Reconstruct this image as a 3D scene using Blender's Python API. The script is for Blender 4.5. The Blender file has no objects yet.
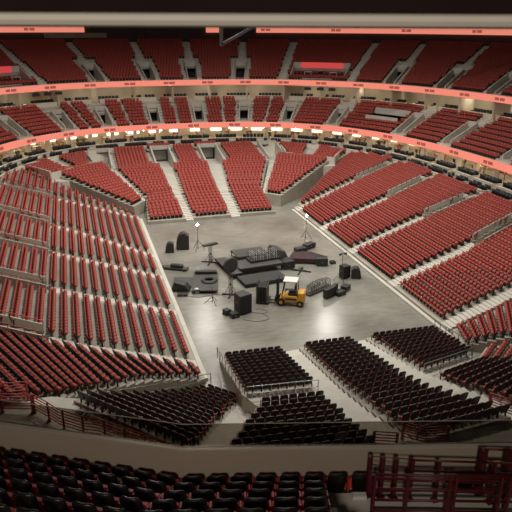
import bpy, math, random
import numpy as np
random.seed(7); rng = np.random.default_rng(7)
PI = math.pi
C = bpy.context.scene.collection

# ------------------------------------------------------------------ materials
def mat(name, col, rough=0.7, metal=0.0, var=0.12, scale=3.0, emit=None, strength=0.0, bump=0.0, spec=0.5, coords='Object'):
    m = bpy.data.materials.new(name); m.use_nodes = True
    nt = m.node_tree; b = nt.nodes['Principled BSDF']
    b.inputs['Roughness'].default_value = rough; b.inputs['Metallic'].default_value = metal
    b.inputs['Specular IOR Level'].default_value = spec
    tc = nt.nodes.new('ShaderNodeTexCoord'); no = nt.nodes.new('ShaderNodeTexNoise')
    no.inputs['Scale'].default_value = scale; no.inputs['Detail'].default_value = 5
    nt.links.new(tc.outputs[coords], no.inputs['Vector'])
    r = nt.nodes.new('ShaderNodeValToRGB')
    r.color_ramp.elements[0].position = 0.3; r.color_ramp.elements[1].position = 0.7
    r.color_ramp.elements[0].color = tuple(c*(1-var) for c in col)+(1,)
    r.color_ramp.elements[1].color = tuple(min(1, c*(1+var)) for c in col)+(1,)
    nt.links.new(no.outputs['Fac'], r.inputs['Fac']); nt.links.new(r.outputs['Color'], b.inputs['Base Color'])
    if bump:
        bp = nt.nodes.new('ShaderNodeBump'); bp.inputs['Strength'].default_value = bump
        nt.links.new(no.outputs['Fac'], bp.inputs['Height']); nt.links.new(bp.outputs['Normal'], b.inputs['Normal'])
    if emit:
        b.inputs['Emission Color'].default_value = tuple(emit)+(1,); b.inputs['Emission Strength'].default_value = strength
    return m
M = {
 'concrete': mat('stand_concrete', (.40,.365,.30), .85, scale=.6, var=.13),
 'concrete_light': mat('pale_concrete', (.60,.57,.50), .8, scale=.8, var=.08),
 'wallpaint': mat('beige_paint', (.43,.37,.295), .55, scale=.5, var=.04),
 'cap': mat('parapet_cap', (.62,.58,.5), .35, .3, var=.04),
 'red': mat('red_fabric', (.42,.066,.048), .62, scale=1.1, var=.16, coords='Generated'),
 'red_fg': mat('red_vinyl', (.62,.05,.042), .5, scale=4, var=.1),
 'shell': mat('black_shell', (.012,.011,.011), .33, var=.2, scale=6),
 'shell_far': mat('dark_shell', (.020,.015,.014), .5, var=.2, scale=2),
 'bracket': mat('seat_bracket', (.05,.045,.04), .5, .5),
 'black': mat('black_gear', (.030,.028,.026), .55, var=.3, scale=3),
 'charcoal': mat('charcoal_gear', (.065,.062,.056), .6, var=.25, scale=4),
 'maroon': mat('maroon_cover', (.055,.028,.026), .75, var=.2, scale=2),
 'grille': mat('speaker_grille', (.03,.03,.03), .4, .5, var=.3, scale=20),
 'steel': mat('grey_steel', (.30,.30,.29), .35, .9, var=.1),
 'darksteel': mat('dark_steel', (.030,.024,.022), .6, .1, var=.15),
 'silver': mat('silver_gear', (.62,.62,.6), .4, .3, var=.15, scale=8),
 'yellow': mat('forklift_yellow', (.78,.40,.035), .4, var=.06, scale=3),
 'tyre': mat('tyre_rubber', (.02,.02,.02), .8),
 'white': mat('white_paint', (.72,.71,.67), .45, var=.05),
 'counter': mat('suite_counter_white', (.74,.70,.60), .5, var=.05),
 'railred': mat('rail_red', (.085,.005,.007), .42, var=.12, scale=5),
 'railpink': mat('rail_faded_red', (.52,.085,.075), .5, var=.1),
 'suitewall': mat('suite_cream', (.58,.51,.39), .7, var=.15, scale=.25),
 'wood': mat('lounge_wood', (.20,.10,.05), .5, var=.3, scale=1),
 'darkwall': mat('dark_brown_wall', (.085,.058,.052), .85, var=.12, scale=.3),
 'ceil': mat('ceiling_dark', (.03,.026,.025), .9),
 'passage_shade': mat('painted_passage_shade', (.03,.028,.026), .7),  # near-black so exit passages look unlit; their shade is in this colour
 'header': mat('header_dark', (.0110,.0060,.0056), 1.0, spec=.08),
 'headtrim': mat('header_trim', (.36,.34,.295), .5, var=.03),
 'chair': mat('suite_chair_black', (.012,.014,.013), .5),
 'ribbon': mat('ribbon_led', (.3,.06,.05), .6, var=.02, emit=(.90,.27,.19), strength=.86),
 'banner': mat('banner_led', (.3,.03,.03), .6, var=.02, emit=(.66,.065,.065), strength=.75),
 'ribbonmark': mat('ribbon_letters', (.10,.012,.012), .8, var=.02, emit=(.16,.02,.018), strength=.6),
 'warmlamp': mat('warm_lamp', (.9,.8,.6), .5, emit=(1,.84,.60), strength=40),
 'suitelamp': mat('suite_lamp', (.9,.8,.6), .5, emit=(1,.88,.70), strength=80),
 'lamp': mat('white_lamp', (.9,.9,.9), .5, emit=(1,.93,1), strength=60),
 'screen': mat('lit_screen', (.5,.5,.5), .5, emit=(1,.86,.62), strength=2.2),
 'label': mat('grey_label', (.3,.3,.3), .6),
}
def glass(name, tint, opac, rough=.1):
    m = bpy.data.materials.new(name); m.use_nodes = True; nt = m.node_tree; nt.nodes.clear()
    o = nt.nodes.new('ShaderNodeOutputMaterial'); mx = nt.nodes.new('ShaderNodeMixShader')
    t = nt.nodes.new('ShaderNodeBsdfTransparent'); g = nt.nodes.new('ShaderNodeBsdfGlossy')
    t.inputs['Color'].default_value = tint+(1,); g.inputs['Roughness'].default_value = rough
    g.inputs['Color'].default_value = (.8,.8,.8,1); mx.inputs[0].default_value = opac
    nt.links.new(t.outputs[0], mx.inputs[1]); nt.links.new(g.outputs[0], mx.inputs[2]); nt.links.new(mx.outputs[0], o.inputs[0])
    return m
M['glass'] = glass('tinted_glass', (.55,.52,.48), .04)

# arena floor: polished concrete with blotches and faint scuffs
def floor_material():
    m = bpy.data.materials.new('arena_floor'); m.use_nodes = True; nt = m.node_tree; b = nt.nodes['Principled BSDF']
    tc = nt.nodes.new('ShaderNodeTexCoord')
    n1 = nt.nodes.new('ShaderNodeTexNoise'); n1.inputs['Scale'].default_value = .16; n1.inputs['Detail'].default_value = 8; n1.inputs['Roughness'].default_value = .6
    n2 = nt.nodes.new('ShaderNodeTexNoise'); n2.inputs['Scale'].default_value = 1.4; n2.inputs['Detail'].default_value = 6
    mp = nt.nodes.new('ShaderNodeMapping'); mp.inputs['Scale'].default_value = (.5, 2.4, 1); mp.inputs['Rotation'].default_value = (0,0,.5)
    nt.links.new(tc.outputs['Object'], n1.inputs['Vector']); nt.links.new(tc.outputs['Object'], mp.inputs['Vector']); nt.links.new(mp.outputs[0], n2.inputs['Vector'])
    ad = nt.nodes.new('ShaderNodeMath'); ad.operation = 'MULTIPLY_ADD'; ad.inputs[1].default_value = .45
    nt.links.new(n2.outputs['Fac'], ad.inputs[0]); nt.links.new(n1.outputs['Fac'], ad.inputs[2])
    r = nt.nodes.new('ShaderNodeValToRGB'); e = r.color_ramp.elements
    e[0].position = .50; e[0].color = (.175,.167,.142,1); e[1].position = .92; e[1].color = (.33,.317,.272,1)
    nt.links.new(ad.outputs[0], r.inputs['Fac']); nt.links.new(r.outputs['Color'], b.inputs['Base Color'])
    rr = nt.nodes.new('ShaderNodeMapRange'); rr.inputs['To Min'].default_value = .10; rr.inputs['To Max'].default_value = .34
    nt.links.new(n1.outputs['Fac'], rr.inputs['Value']); nt.links.new(rr.outputs[0], b.inputs['Roughness'])
    b.inputs['Specular IOR Level'].default_value = .5
    return m
M['floor'] = floor_material()

# ------------------------------------------------------------------ mesh building
class MB:
    def __init__(s): s.v = []; s.f = []; s.m = []
    def quad(s, a, b, c, d, mi=0):
        n = len(s.v); s.v += [a,b,c,d]; s.f.append((n,n+1,n+2,n+3)); s.m.append(mi)
    def hexa(s, P, mi=0):                 # P: 4 bottom points, 4 top points (same order, counter-clockwise from above)
        n = len(s.v); s.v += [tuple(p) for p in P]
        for f in ((3,2,1,0),(4,5,6,7),(0,1,5,4),(1,2,6,5),(2,3,7,6),(3,0,4,7)):
            s.f.append(tuple(n+i for i in f)); s.m.append(mi)
        return s
    def box(s, c, d, rz=0, mi=0, rx=0, taper=1.0):   # centre, full size, turn about z (then tilt about local x first)
        hx,hy,hz = d[0]/2,d[1]/2,d[2]/2; P = []
        for z in (-1,1):
            t = taper if z > 0 else 1
            for x,y in ((-1,-1),(1,-1),(1,1),(-1,1)):
                X,Y,Z = x*hx*t, y*hy*t, z*hz
                if rx: Y,Z = Y*math.cos(rx)-Z*math.sin(rx), Y*math.sin(rx)+Z*math.cos(rx)
                P.append((c[0]+X*math.cos(rz)-Y*math.sin(rz), c[1]+X*math.sin(rz)+Y*math.cos(rz), c[2]+Z))
        return s.hexa(P, mi)
    def bar(s, a, b, w, h=None, mi=0):
        a = np.array(a,float); b = np.array(b,float); h = h or w
        d = b-a; L = np.linalg.norm(d); d /= L
        up = np.array([0,0,1.]) if abs(d[2]) < .95 else np.array([1.,0,0])
        r = np.cross(d,up); r /= np.linalg.norm(r); u = np.cross(r,d)
        P = []
        for q in (a,b):
            P += [q-r*w/2-u*h/2, q+r*w/2-u*h/2, q+r*w/2+u*h/2, q-r*w/2+u*h/2]
        n = len(s.v); s.v += [tuple(p) for p in P]
        for f in ((0,1,2,3),(7,6,5,4),(4,5,1,0),(5,6,2,1),(6,7,3,2),(7,4,0,3)):
            s.f.append(tuple(n+i for i in f)); s.m.append(mi)
        return s
    def tube(s, a, b, r, n=10, mi=0, r2=None):
        a = np.array(a,float); b = np.array(b,float); r2 = r if r2 is None else r2
        d = b-a; d /= np.linalg.norm(d)
        up = np.array([0,0,1.]) if abs(d[2]) < .95 else np.array([1.,0,0])
        x = np.cross(d,up); x /= np.linalg.norm(x); y = np.cross(x,d)
        k = len(s.v)
        for q,R in ((a,r),(b,r2)):
            for i in range(n):
                t = 2*PI*i/n; s.v.append(tuple(q+R*(math.cos(t)*x+math.sin(t)*y)))
        for i in range(n):
            j = (i+1)%n; s.f.append((k+i,k+j,k+n+j,k+n+i)); s.m.append(mi)
        s.f.append(tuple(k+i for i in range(n))[::-1]); s.f.append(tuple(k+n+i for i in range(n))); s.m += [mi,mi]
        return s
    def prism(s, poly, z0, z1, mi=0):
        n = len(poly); k = len(s.v)
        zt = z1 if hasattr(z1,'__len__') else [z1]*n
        s.v += [(x,y,z0) for x,y in poly] + [(x,y,zt[i]) for i,(x,y) in enumerate(poly)]
        for i in range(n):
            j = (i+1)%n; s.f.append((k+i,k+j,k+n+j,k+n+i)); s.m.append(mi)
        s.f.append(tuple(k+i for i in range(n))[::-1]); s.f.append(tuple(k+n+i for i in range(n))); s.m += [mi,mi]
        return s
    def lathe(s, c, prof, n=16, mi=0, sx=1, sy=1):
        k = len(s.v)
        for r,z in prof:
            for i in range(n):
                t = 2*PI*i/n; s.v.append((c[0]+r*sx*math.cos(t), c[1]+r*sy*math.sin(t), c[2]+z))
        for a in range(len(prof)-1):
            for i in range(n):
                j = (i+1)%n; s.f.append((k+a*n+i,k+a*n+j,k+(a+1)*n+j,k+(a+1)*n+i)); s.m.append(mi)
        s.f.append(tuple(k+i for i in range(n))[::-1]); s.f.append(tuple(k+(len(prof)-1)*n+i for i in range(n))); s.m += [mi,mi]
        return s
    def mesh(s, name, mats, smooth=False):
        me = bpy.data.meshes.new(name); me.from_pydata([tuple(map(float,v)) for v in s.v], [], s.f)
        for m in (mats if isinstance(mats,(list,tuple)) else [mats]): me.materials.append(m)
        me.polygons.foreach_set('material_index', s.m)
        if smooth: me.polygons.foreach_set('use_smooth', [True]*len(s.f))
        me.update(); return me
    def build(s, name, mats, parent=None, smooth=False, loc=None, bevel=0):
        o = bpy.data.objects.new(name, s.mesh(name, mats, smooth)); C.objects.link(o)
        if parent: o.parent = parent
        if loc: o.location = loc
        if bevel:
            b = o.modifiers.new('bevel','BEVEL'); b.width = bevel; b.segments = 2; b.limit_method = 'ANGLE'
        return o
def tag(o, label=None, cat=None, group=None, kind=None):
    if label: o['label'] = label
    if cat: o['category'] = cat
    if group: o['group'] = group
    if kind: o['kind'] = kind
    return o
def thing(name, label, cat, loc=(0,0,0), rz=0, group=None):
    o = bpy.data.objects.new(name, None); C.objects.link(o); o.location = loc; o.rotation_euler = (0,0,rz)
    o.empty_display_size = .2
    return tag(o, label, cat, group)
def struct(o): o['kind'] = 'structure'; return o
ONES = 'zero first second third fourth fifth sixth seventh eighth ninth tenth eleventh twelfth thirteenth fourteenth fifteenth sixteenth seventeenth eighteenth nineteenth'.split()
CARD = 'zero one two three four five six seven eight nine ten eleven twelve thirteen fourteen fifteen sixteen seventeen eighteen nineteen'.split()
def ordinal(n):
    if n < 20: return ONES[n]
    t = {2:'twent',3:'thirt',4:'fort',5:'fift',6:'sixt',7:'sevent'}[n//10]
    return t+'ieth' if n%10 == 0 else t+'y-'+ONES[n%10]
def cardinal(n):
    if n < 20: return CARD[n]
    t = {2:'twenty',3:'thirty',4:'forty'}[n//10]
    return t if n%10 == 0 else t+'-'+CARD[n%10]

# ------------------------------------------------------------------ camera
FPX, PITCH, YAW, ROLL = .8903673682305143*700, 0.35399206160425256, 0.28516777954799916, 0.004685464889006647
CAM = np.array([-17.872035864429126, -62.896868596184426, 24.015481269843963])
cp,sp,cy_,sy_ = math.cos(PITCH),math.sin(PITCH),math.cos(YAW),math.sin(YAW)
F = np.array([sy_*cp,cy_*cp,-sp]); R = np.array([cy_,-sy_,0]); U = np.cross(R,F)
R,U = math.cos(ROLL)*R+math.sin(ROLL)*U, -math.sin(ROLL)*R+math.cos(ROLL)*U
import mathutils
cam = bpy.data.cameras.new('camera'); co = bpy.data.objects.new('camera', cam); C.objects.link(co)
co.matrix_world = mathutils.Matrix(((R[0],U[0],-F[0],CAM[0]),(R[1],U[1],-F[1],CAM[1]),(R[2],U[2],-F[2],CAM[2]),(0,0,0,1)))
cam.sensor_width = 36; cam.lens = FPX/512*36; cam.clip_start = .1; cam.clip_end = 500
cam.dof.use_dof = True; cam.dof.focus_distance = 70; cam.dof.aperture_fstop = 3.0
bpy.context.scene.camera = co
def project(X):                         # used only to find which seats the photograph shows
    d = np.atleast_2d(X)-CAM; z = d@F
    return 256+FPX*(d@R)/z, 256-FPX*(d@U)/z, z

# ------------------------------------------------------------------ the seats (gathered first, built later)
SEATS = []           # x, y, z, facing angle, block name, row, number in row
def add_seat(x, y, z, ang, block='', row=0, num=0): SEATS.append((x,y,z,ang,block,row,num))

def rho(x, y, s=0.0): return ((abs(x)/(29-s))**3.1+(abs(y)/(41.7-s))**3.1)**(1/3.1)
def polyat(P, t):
    P = [tuple(p) for p in P]; n = len(P)
    if len(P[0]) == 2:
        d = [0]
        for a,b in zip(P,P[1:]): d.append(d[-1]+math.hypot(b[0]-a[0],b[1]-a[1]))
        d = [q/d[-1] for q in d]
    else: d = [p[2] for p in P]
    return np.array([np.interp(t,d,[p[0] for p in P]), np.interp(t,d,[p[1] for p in P])])

def bank(name, L, Rr, zf, zb, n, seats=True, pitch=.54, skirt=0.0, inset=.12, clip=True, material='concrete', block=None, trim=0.0, hole=None, stairs=False):
    """a stand block: L and Rr are its side boundaries in plan, front to back; n rows climb from zf to zb"""
    mb = MB()
    zs = [zf+(zb-zf)*k/max(1,n-1) for k in range(n)]
    for k in range(n):
        a0,a1,b0,b1 = polyat(L,k/n),polyat(L,(k+1)/n),polyat(Rr,k/n),polyat(Rr,(k+1)/n)
        W = np.linalg.norm(b0-a0); m = max(1,int(W/2.5))
        z = zs[k]; zb_ = skirt
        for j in range(m):
            s,t = j/m,(j+1)/m
            p0,p1,q1,q0 = a0+(b0-a0)*s, a0+(b0-a0)*t, a1+(b1-a1)*t, a1+(b1-a1)*s
            c = (p0+p1+q0+q1)/4
            if clip and rho(c[0],c[1]) > 1.0: continue
            if hole and hole(c): continue
            P = [p0,p1,q1,q0]
            cr = (P[1]-P[0])[0]*(P[2]-P[1])[1]-(P[1]-P[0])[1]*(P[2]-P[1])[0]
            if cr < 0: P = [p1,p0,q0,q1]
            mb.hexa([(x,y,zb_) for x,y in P]+[(x,y,z) for x,y in P])
            if stairs and k+1 < n:      # half step in an aisle
                h = [p0*.5+q0*.5, p1*.5+q1*.5, q1, q0]
                if cr < 0: h = [h[1],h[0],h[3],h[2]]
                mb.hexa([(x,y,z) for x,y in h]+[(x,y,z+(zs[k+1]-z)*.5) for x,y in h])
        if seats:
            am,bm = polyat(L,(k+.60)/n),polyat(Rr,(k+.60)/n)
            d = bm-am; W = np.linalg.norm(d)-2*inset; d = d/np.linalg.norm(d)
            cnt = int(W/pitch)
            if cnt < 1: continue
            nrm = np.array([-d[1],d[0]]); back = (a1+b1-a0-b0)/2
            if nrm@back > 0: nrm = -nrm        # points to the front
            ang = math.atan2(nrm[1],nrm[0])
            off = (W-cnt*pitch)/2+inset
            for i in range(cnt):
                q = am+d*(off+(i+.5)*pitch)
                if clip and rho(q[0],q[1],.12) > 1: continue
                if hole and hole(q): continue
                add_seat(q[0],q[1],z,ang,block or name,k,i)
    if not mb.v: return None
    return struct(mb.build('floor_'+name, M[material]))

# --- setting: floor
mb = MB(); mb.box((0,0,-.15),(90,110,.3)); struct(mb.build('floor', M['floor']))

# --- side stands
AX = [10.6,18.5,28.6]
RA = [[14.6,17.2,19.8],[5.7,7.3,9.9],[-3.0,-1.5,-.3],[-12.6,-11.6,-9.0],[-22.1,-21.1,-19.7]]
LA = [[16.3,18.6,21.0],[1.5,6.2,9.9],[-4.9,-2.8,0.0],[-13.4,-12.0,-9.5],[-22.5,-21.6,-18.3]]
ROUT = [15.6,24.0,33.0]; LOUT = [17.3,24.0,36.0]
HW = .62
def side(sg, A, outer, letter):
    HW = .62 if sg > 0 else .48
    T = [0,(18.5-10.6)/18.0,1]
    def line(ys, o): return [(sg*x,y+o,t) for x,y,t in zip(AX,ys,T)]
    hv = []
    for i,ys in enumerate(A):
        # vomitory: a flat walkway let into the upper rows of the aisle
        x0,x1 = 21.2,26.8
        ya,yb = np.interp(x0,AX,ys),np.interp(x1,AX,ys)
        hv.append((x0,x1,ya,yb))
    def hole(c, hv=hv):
        x = c[0]*sg
        return any(x0-.1 < x < x1+.1 and abs(c[1]-np.interp(x,[x0,x1],[ya,yb])) < .95 for x0,x1,ya,yb in hv)
    prev = outer; nm = ['corner_stand','upper_side_stand','middle_side_stand','lower_side_stand','near_side_stand']
    for i,ys in enumerate(A):
        o0 = 0 if i == 0 else -HW
        bank('%s' % nm[i], line(prev,o0), line(ys,HW), .4, (5.15 if i == 0 else 4.85), 21, hole=hole, block=letter+nm[i], pitch=.54)
        bank('side_aisle', line(ys,HW), line(ys,-HW), .4, 4.85, 21, seats=False, hole=hole, material='concrete_light', stairs=True)
        prev = ys
        x0,x1,ya,yb = hv[i]; zf = .4+(x0-10.6)/18*4.45; fl = zf-.3
        w = .85; m2 = MB()
        def pt(x,o): return (sg*x, np.interp(x,[x0,x1],[ya,yb])+o)
        def wallseg(pa,pb,z0,za,zb,th=.1):
            pa,pb = np.array(pa),np.array(pb); d = pb-pa; d = d/np.linalg.norm(d); nn = np.array([-d[1],d[0]])*th/2
            P = [pa-nn,pb-nn,pb+nn,pa+nn]
            m2.hexa([(x,y,z0) for x,y in P]+[(P[0][0],P[0][1],za),(P[1][0],P[1][1],zb),(P[2][0],P[2][1],zb),(P[3][0],P[3][1],za)])
        m2.prism([pt(x0,-w),pt(x1,-w),pt(x1,w),pt(x0,w)] if sg > 0 else [pt(x0,-w),pt(x0,w),pt(x1,w),pt(x1,-w)], 0, fl)
        for o in (-w-.06,w+.06): wallseg(pt(x0,o),pt(x1,o),0,zf+.75,4.45+.75)
        wallseg(pt(x1,-w),pt(x1,w),fl+1.9,5.1,5.1,.2)
        struct(m2.build('wall_vomitory', M['concrete_light']))
        # low guard rail on the walls
        g = MB()
        for o in (-w-.06,w+.06):
            a,b = pt(x0,o),pt(x1,o); g.bar((a[0],a[1],zf+1.02),(b[0],b[1],4.45+1.02),.05)
            for k in range(6):
                t = k/5; x,y = a[0]+(b[0]-a[0])*t,a[1]+(b[1]-a[1])*t; z = zf+.75+(4.45-zf)*t
                g.bar((x,y,z-.05),(x,y,z+.27),.04)
        o = g.build('aisle_railing', M['railpink' if sg < 0 else 'steel'])
        side_name = 'east' if sg > 0 else 'west'
        tag(o, ('faded red' if sg < 0 else 'grey steel')+' rail round sunken exit, '+ordinal(i+1)+' aisle from the far end, '+('left' if sg < 0 else 'right')+' stand', 'railing', 'guard rails round the sunken exits')
side(1, RA, ROUT, 'right ')
side(-1, LA, LOUT, 'left ')

# --- kerb in front of the side stands
mb = MB(); mb.bar((10.35,15.5,.12),(10.35,-25,.12),.35,.24); struct(mb.build('trim_kerb_right', M['concrete_light']))
mb = MB(); mb.bar((-10.35,16.5,.12),(-10.35,-24.5,.12),.35,.24); struct(mb.build('trim_kerb_left', M['concrete_light']))

# --- far end stands
bank('far_block', [(-9.7,14.3),(-9.1,21.0)], [(-4.75,14.3),(-4.9,22.1)], .4, 1.55, 8, block='far left retractable')
bank('far_block', [(-3.75,14.4),(-4.0,22.2)], [(1.3,14.5),(1.6,22.0)], .4, 1.55, 8, block='far middle retractable')
bank('far_block', [(2.5,14.6),(2.8,21.8)], [(7.6,14.6),(7.6,20.8)], .4, 1.55, 8, block='far right retractable')
bank('far_aisle', [(-4.75,14.0),(-4.9,22.1)], [(-3.75,14.0),(-4.0,22.2)], .3, 1.55, 8, seats=False, material='concrete_light', stairs=True)
bank('far_aisle', [(1.3,14.0),(1.6,22.0)], [(2.5,14.0),(2.8,21.8)], .3, 1.55, 8, seats=False, material='concrete_light', stairs=True)
VOMS = [(-5.75,-3.05),(2.15,4.95),(12.75,15.5),(-15.6,-12.7)]
def vhole(c): return any((a-.75 < c[0] < b+.75 and 33.4 < c[1] < 40.4) or (a-.2 < c[0] < b+.2 and 33.4 < c[1] < 44) for a,b in VOMS)
def T(*P):
    y0,y1 = P[0][1],P[-1][1]; return [(x,y,(y-y0)/(y1-y0)) for x,y in P]
bank('far_upper_block', T((-9.3,21.5),(-12.0,31.5),(-12.0,43)), T((-4.95,22.4),(-5.2,32.6),(-6.6,33.6),(-6.6,43)), 1.75, 4.85, 22, block='far left')
bank('far_upper_block', T((-3.9,22.5),(-3.5,32.6),(-2.2,33.6),(-2.2,43)), T((1.6,22.3),(2.2,32.6),(1.3,33.6),(1.3,43)), 1.75, 4.85, 22, block='far middle')
bank('far_upper_block', T((2.85,22.1),(4.3,32.6),(5.8,33.6),(5.8,43)), T((7.5,21.0),(11.9,32.4),(11.9,43)), 1.75, 4.85, 22, block='far right')
for a,b in VOMS:
    bank('far_upper_block', [(a-.8,40.7),(a-.8,43.2)], [(b+.8,40.7),(b+.8,43.2)], 4.78, 4.95, 3, skirt=4.6, block='far over exit')
bank('far_upper_aisle', [(-4.95,22.2),(-5.2,33.4)], [(-3.9,22.2),(-3.5,33.4)], 1.65, 3.25, 12, seats=False, material='concrete_light', stairs=True)
bank('far_upper_aisle', [(1.6,22.0),(2.3,33.4)], [(2.85,22.0),(4.6,33.4)], 1.65, 3.25, 12, seats=False, material='concrete_light', stairs=True)
bank('far_corner_block', [(7.6,19.9),(13.5,33.0)], [(9.4,17.9),(20.9,28.0)], 1.6, 3.95, 16, block='far right corner')
bank('far_corner_block', [(-11.0,17.6),(-21.0,29.2)], [(-9.4,20.2),(-13.6,32.8)], 1.6, 3.95, 16, block='far left corner')
bank('corner_aisle', [(-9.4,20.2),(-13.0,31.3)], [(-9.1,21.2),(-12.2,31.5)], 1.5, 3.6, 14, seats=False, material='concrete_light', stairs=True)
bank('corner_aisle', [(7.55,20.8),(12.2,32.2)], [(7.7,19.9),(12.8,31.2)], 1.5, 3.6, 14, seats=False, material='concrete_light', stairs=True)
# cross walkways with their white-grey half walls, and the upper corner stands
for sg in (-1,1):
    P = [(19.2,26.6),(22.3,26.3),(15.4,34.0),(12.3,33.2),(12.9,31.2)]
    Q = [(sg*x,y) for x,y in P]
    if sg < 0: Q = Q[::-1]
    mb = MB(); mb.prism(Q, 0, 3.45); struct(mb.build('floor_walkway', M['concrete_light']))
    mb = MB()
    a,b = np.array((sg*21.4,27.2)),np.array((sg*15.4,33.6))
    mb.bar((a[0],a[1],3.95),(b[0],b[1],3.95),.22,1.25); mb.bar((b[0],b[1],4.1),(sg*15.9,37.8,4.3),.2,1.5)
    mb.bar((a[0],a[1],4.1),(sg*24.3,31.0,4.35),.2,1.5)
    struct(mb.build('wall_corner', M['concrete_light']))
    m1,m2 = np.array((18.0,30.6)),np.array((20.6,36.3))
    bank('upper_corner_block', [(sg*21.6,27.4),(sg*28.0,32.5)], [(sg*18.5,30.3),(sg*23.2,37.8)], 3.95, 4.85, 9, block='far upper corner', inset=.3)
    bank('upper_corner_block', [(sg*17.7,31.2),(sg*21.9,38.9)], [(sg*15.6,33.5),(sg*15.9,43.0)], 3.95, 4.85, 9, block='far upper corner', inset=.3)
    bank('upper_corner_aisle', [(sg*18.5,30.3),(sg*23.2,37.8)], [(sg*17.7,31.2),(sg*21.9,38.9)], 3.95, 4.85, 9, seats=False, material='concrete_light')
for a,b in VOMS:
    mb = MB(); y0,y1 = 33.5,40.2; zt = lambda y: 3.35+(y-33)*.157
    w = .12; fl = 2.75
    mb.prism([(a,y0),(b,y0),(b,y1),(a,y1)], 0, fl)
    for x in (a-w,b+w):
        P = [(x-w,y0),(x+w,y0),(x+w,y1),(x-w,y1)]
        mb.hexa([(p,q,0) for p,q in P]+[(P[0][0],y0,zt(y0)+.5),(P[1][0],y0,zt(y0)+.5),(P[2][0],y1,zt(y1)+.95),(P[3][0],y1,zt(y1)+.95)])
    # flights of steps on both sides of the walls
    for x0,x1 in ((a-.80,a-.24),(b+.24,b+.80)):
        for k in range(8):
            ya,yb = y0+k*.84,y0+(k+1)*.84
            mb.hexa([(x0,ya,0),(x1,ya,0),(x1,yb,0),(x0,yb,0)]+[(x0,ya,zt(ya)),(x1,ya,zt(ya)),(x1,yb,zt(ya)),(x0,yb,zt(ya))])
    mb.box(((a+b)/2,y1+.0,5.0),(b-a+.5,.3,.8)); mb.box(((a+b)/2,y1+1.2,4.68),(b-a+1.2,2.7,.14))
    struct(mb.build('wall_vomitory', M['concrete_light']))
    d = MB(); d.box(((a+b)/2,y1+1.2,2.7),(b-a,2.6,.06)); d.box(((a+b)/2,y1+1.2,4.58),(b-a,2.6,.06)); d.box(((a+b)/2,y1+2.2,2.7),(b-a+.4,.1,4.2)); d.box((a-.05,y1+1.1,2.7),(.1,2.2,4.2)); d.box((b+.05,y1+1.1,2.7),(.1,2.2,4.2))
    struct(d.build('wall_passage', M['passage_shade']))  # passage surfaces painted dark in place of real shade

# --- near end stands
bank('near_block', [(-8.8,-22.2),(-9.4,-31.2)], [(-3.9,-22.4),(-4.8,-31.6)], .4, 2.75, 11, clip=False, block='centre front')
bank('near_block', [(-8.7,-32.6),(-13.4,-40.4)], [(-4.9,-32.9),(-5.4,-41.0)], 3.05, 5.2, 10, clip=False, block='centre rear')
bank('near_block', [(-2.4,-22.3),(-3.4,-32.4),(-3.6,-37.0),(-3.3,-41)], [(1.8,-22.4),(.7,-32.2),(.9,-35.5),(2.4,-40.5)], .4, 5.2, 22, clip=False, block='long middle')
bank('near_block', [(3.3,-22.3),(2.5,-31.4)], [(9.2,-22.6),(7.2,-30.3)], .4, 2.5, 11, clip=False, block='right front')
bank('near_block', [(2.7,-32.6),(3.2,-39.4)], [(6.9,-31.6),(10.5,-36.8)], 2.8, 4.8, 9, clip=False, block='right rear')
bank('near_corner_block', [(-10.5,-27.0),(-14.0,-29.7),(-19.2,-32.0)], [(-8.7,-28.9),(-10.6,-32.5),(-13.6,-38.4)], .9, 4.7, 15, clip=False, block='left corner')
bank('near_corner_block', [(10.7,-22.9),(18.0,-21.8),(28,-20.5)], [(10.1,-25.5),(13.2,-27.4),(18,-32)], .4, 4.0, 17, clip=False, block='right corner')
bank('near_corner_block', [(11.0,-27.2),(14.0,-29.3),(18.5,-33.5)], [(8.7,-29.1),(10.2,-31.6),(13,-37)], 1.0, 4.2, 12, clip=False, block='right corner rear')
LT = [0,.167,.333,.5,.65,.8,.9,1]
bank('near_fan_block', [(-10.7,-23.0,0),(-16.2,-22.2,.3),(-20.8,-21.3,.57),(-28.4,-19.0,1)], [(-10.4,-24.8,0),(-14.4,-26.1,.3),(-17.9,-28.3,.57),(-19.4,-29.7,.74),(-20.4,-30.6,.85),(-22.6,-31.2,1)], .4, 4.6, 21, clip=False, block='left fan')
# walkways between the near blocks
def slab(name, P, z, m='concrete_light', z0=0):
    a = sum(P[i][0]*P[(i+1)%len(P)][1]-P[(i+1)%len(P)][0]*P[i][1] for i in range(len(P)))
    if a < 0: P = P[::-1]
    mb = MB(); mb.prism(P, z0, z); return struct(mb.build(name, M[m]))
bank('near_aisle', [(-8.6,-28.6),(-10.5,-32.3),(-13.5,-38.4)], [(-8.3,-29.0),(-9.0,-32.6),(-13.3,-40.5)], .8, 4.9, 15, seats=False, clip=False, material='concrete_light')
bank('near_aisle', [(-3.85,-22.4),(-4.75,-31.6),(-4.9,-33),(-5.3,-41)], [(-2.45,-22.3),(-3.45,-32.4),(-3.65,-37.0),(-3.35,-41)], .25, 5.1, 22, seats=False, clip=False, material='concrete_light')
bank('near_aisle', [(1.85,-22.4),(.75,-32.2),(.95,-35.5),(2.5,-40.5)], [(3.25,-22.3),(2.45,-31.4),(2.65,-34),(3.2,-39.8)], .25, 5.0, 22, seats=False, clip=False, material='concrete_light')
slab('floor_cross_walkway', [(-9.4,-31.2),(-4.8,-31.6),(-4.9,-32.9),(-8.9,-32.6)], 2.85)
slab('floor_cross_walkway', [(2.5,-31.4),(7.2,-30.3),(7.0,-31.6),(2.7,-32.6)], 2.6)
slab('floor_corner_landing', [(-18.6,-31.8),(-20.4,-31.0),(-22.6,-31.0),(-23.4,-33.2),(-19.8,-35.6),(-14,-40.6),(-13.6,-38.5)], 4.55)
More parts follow.
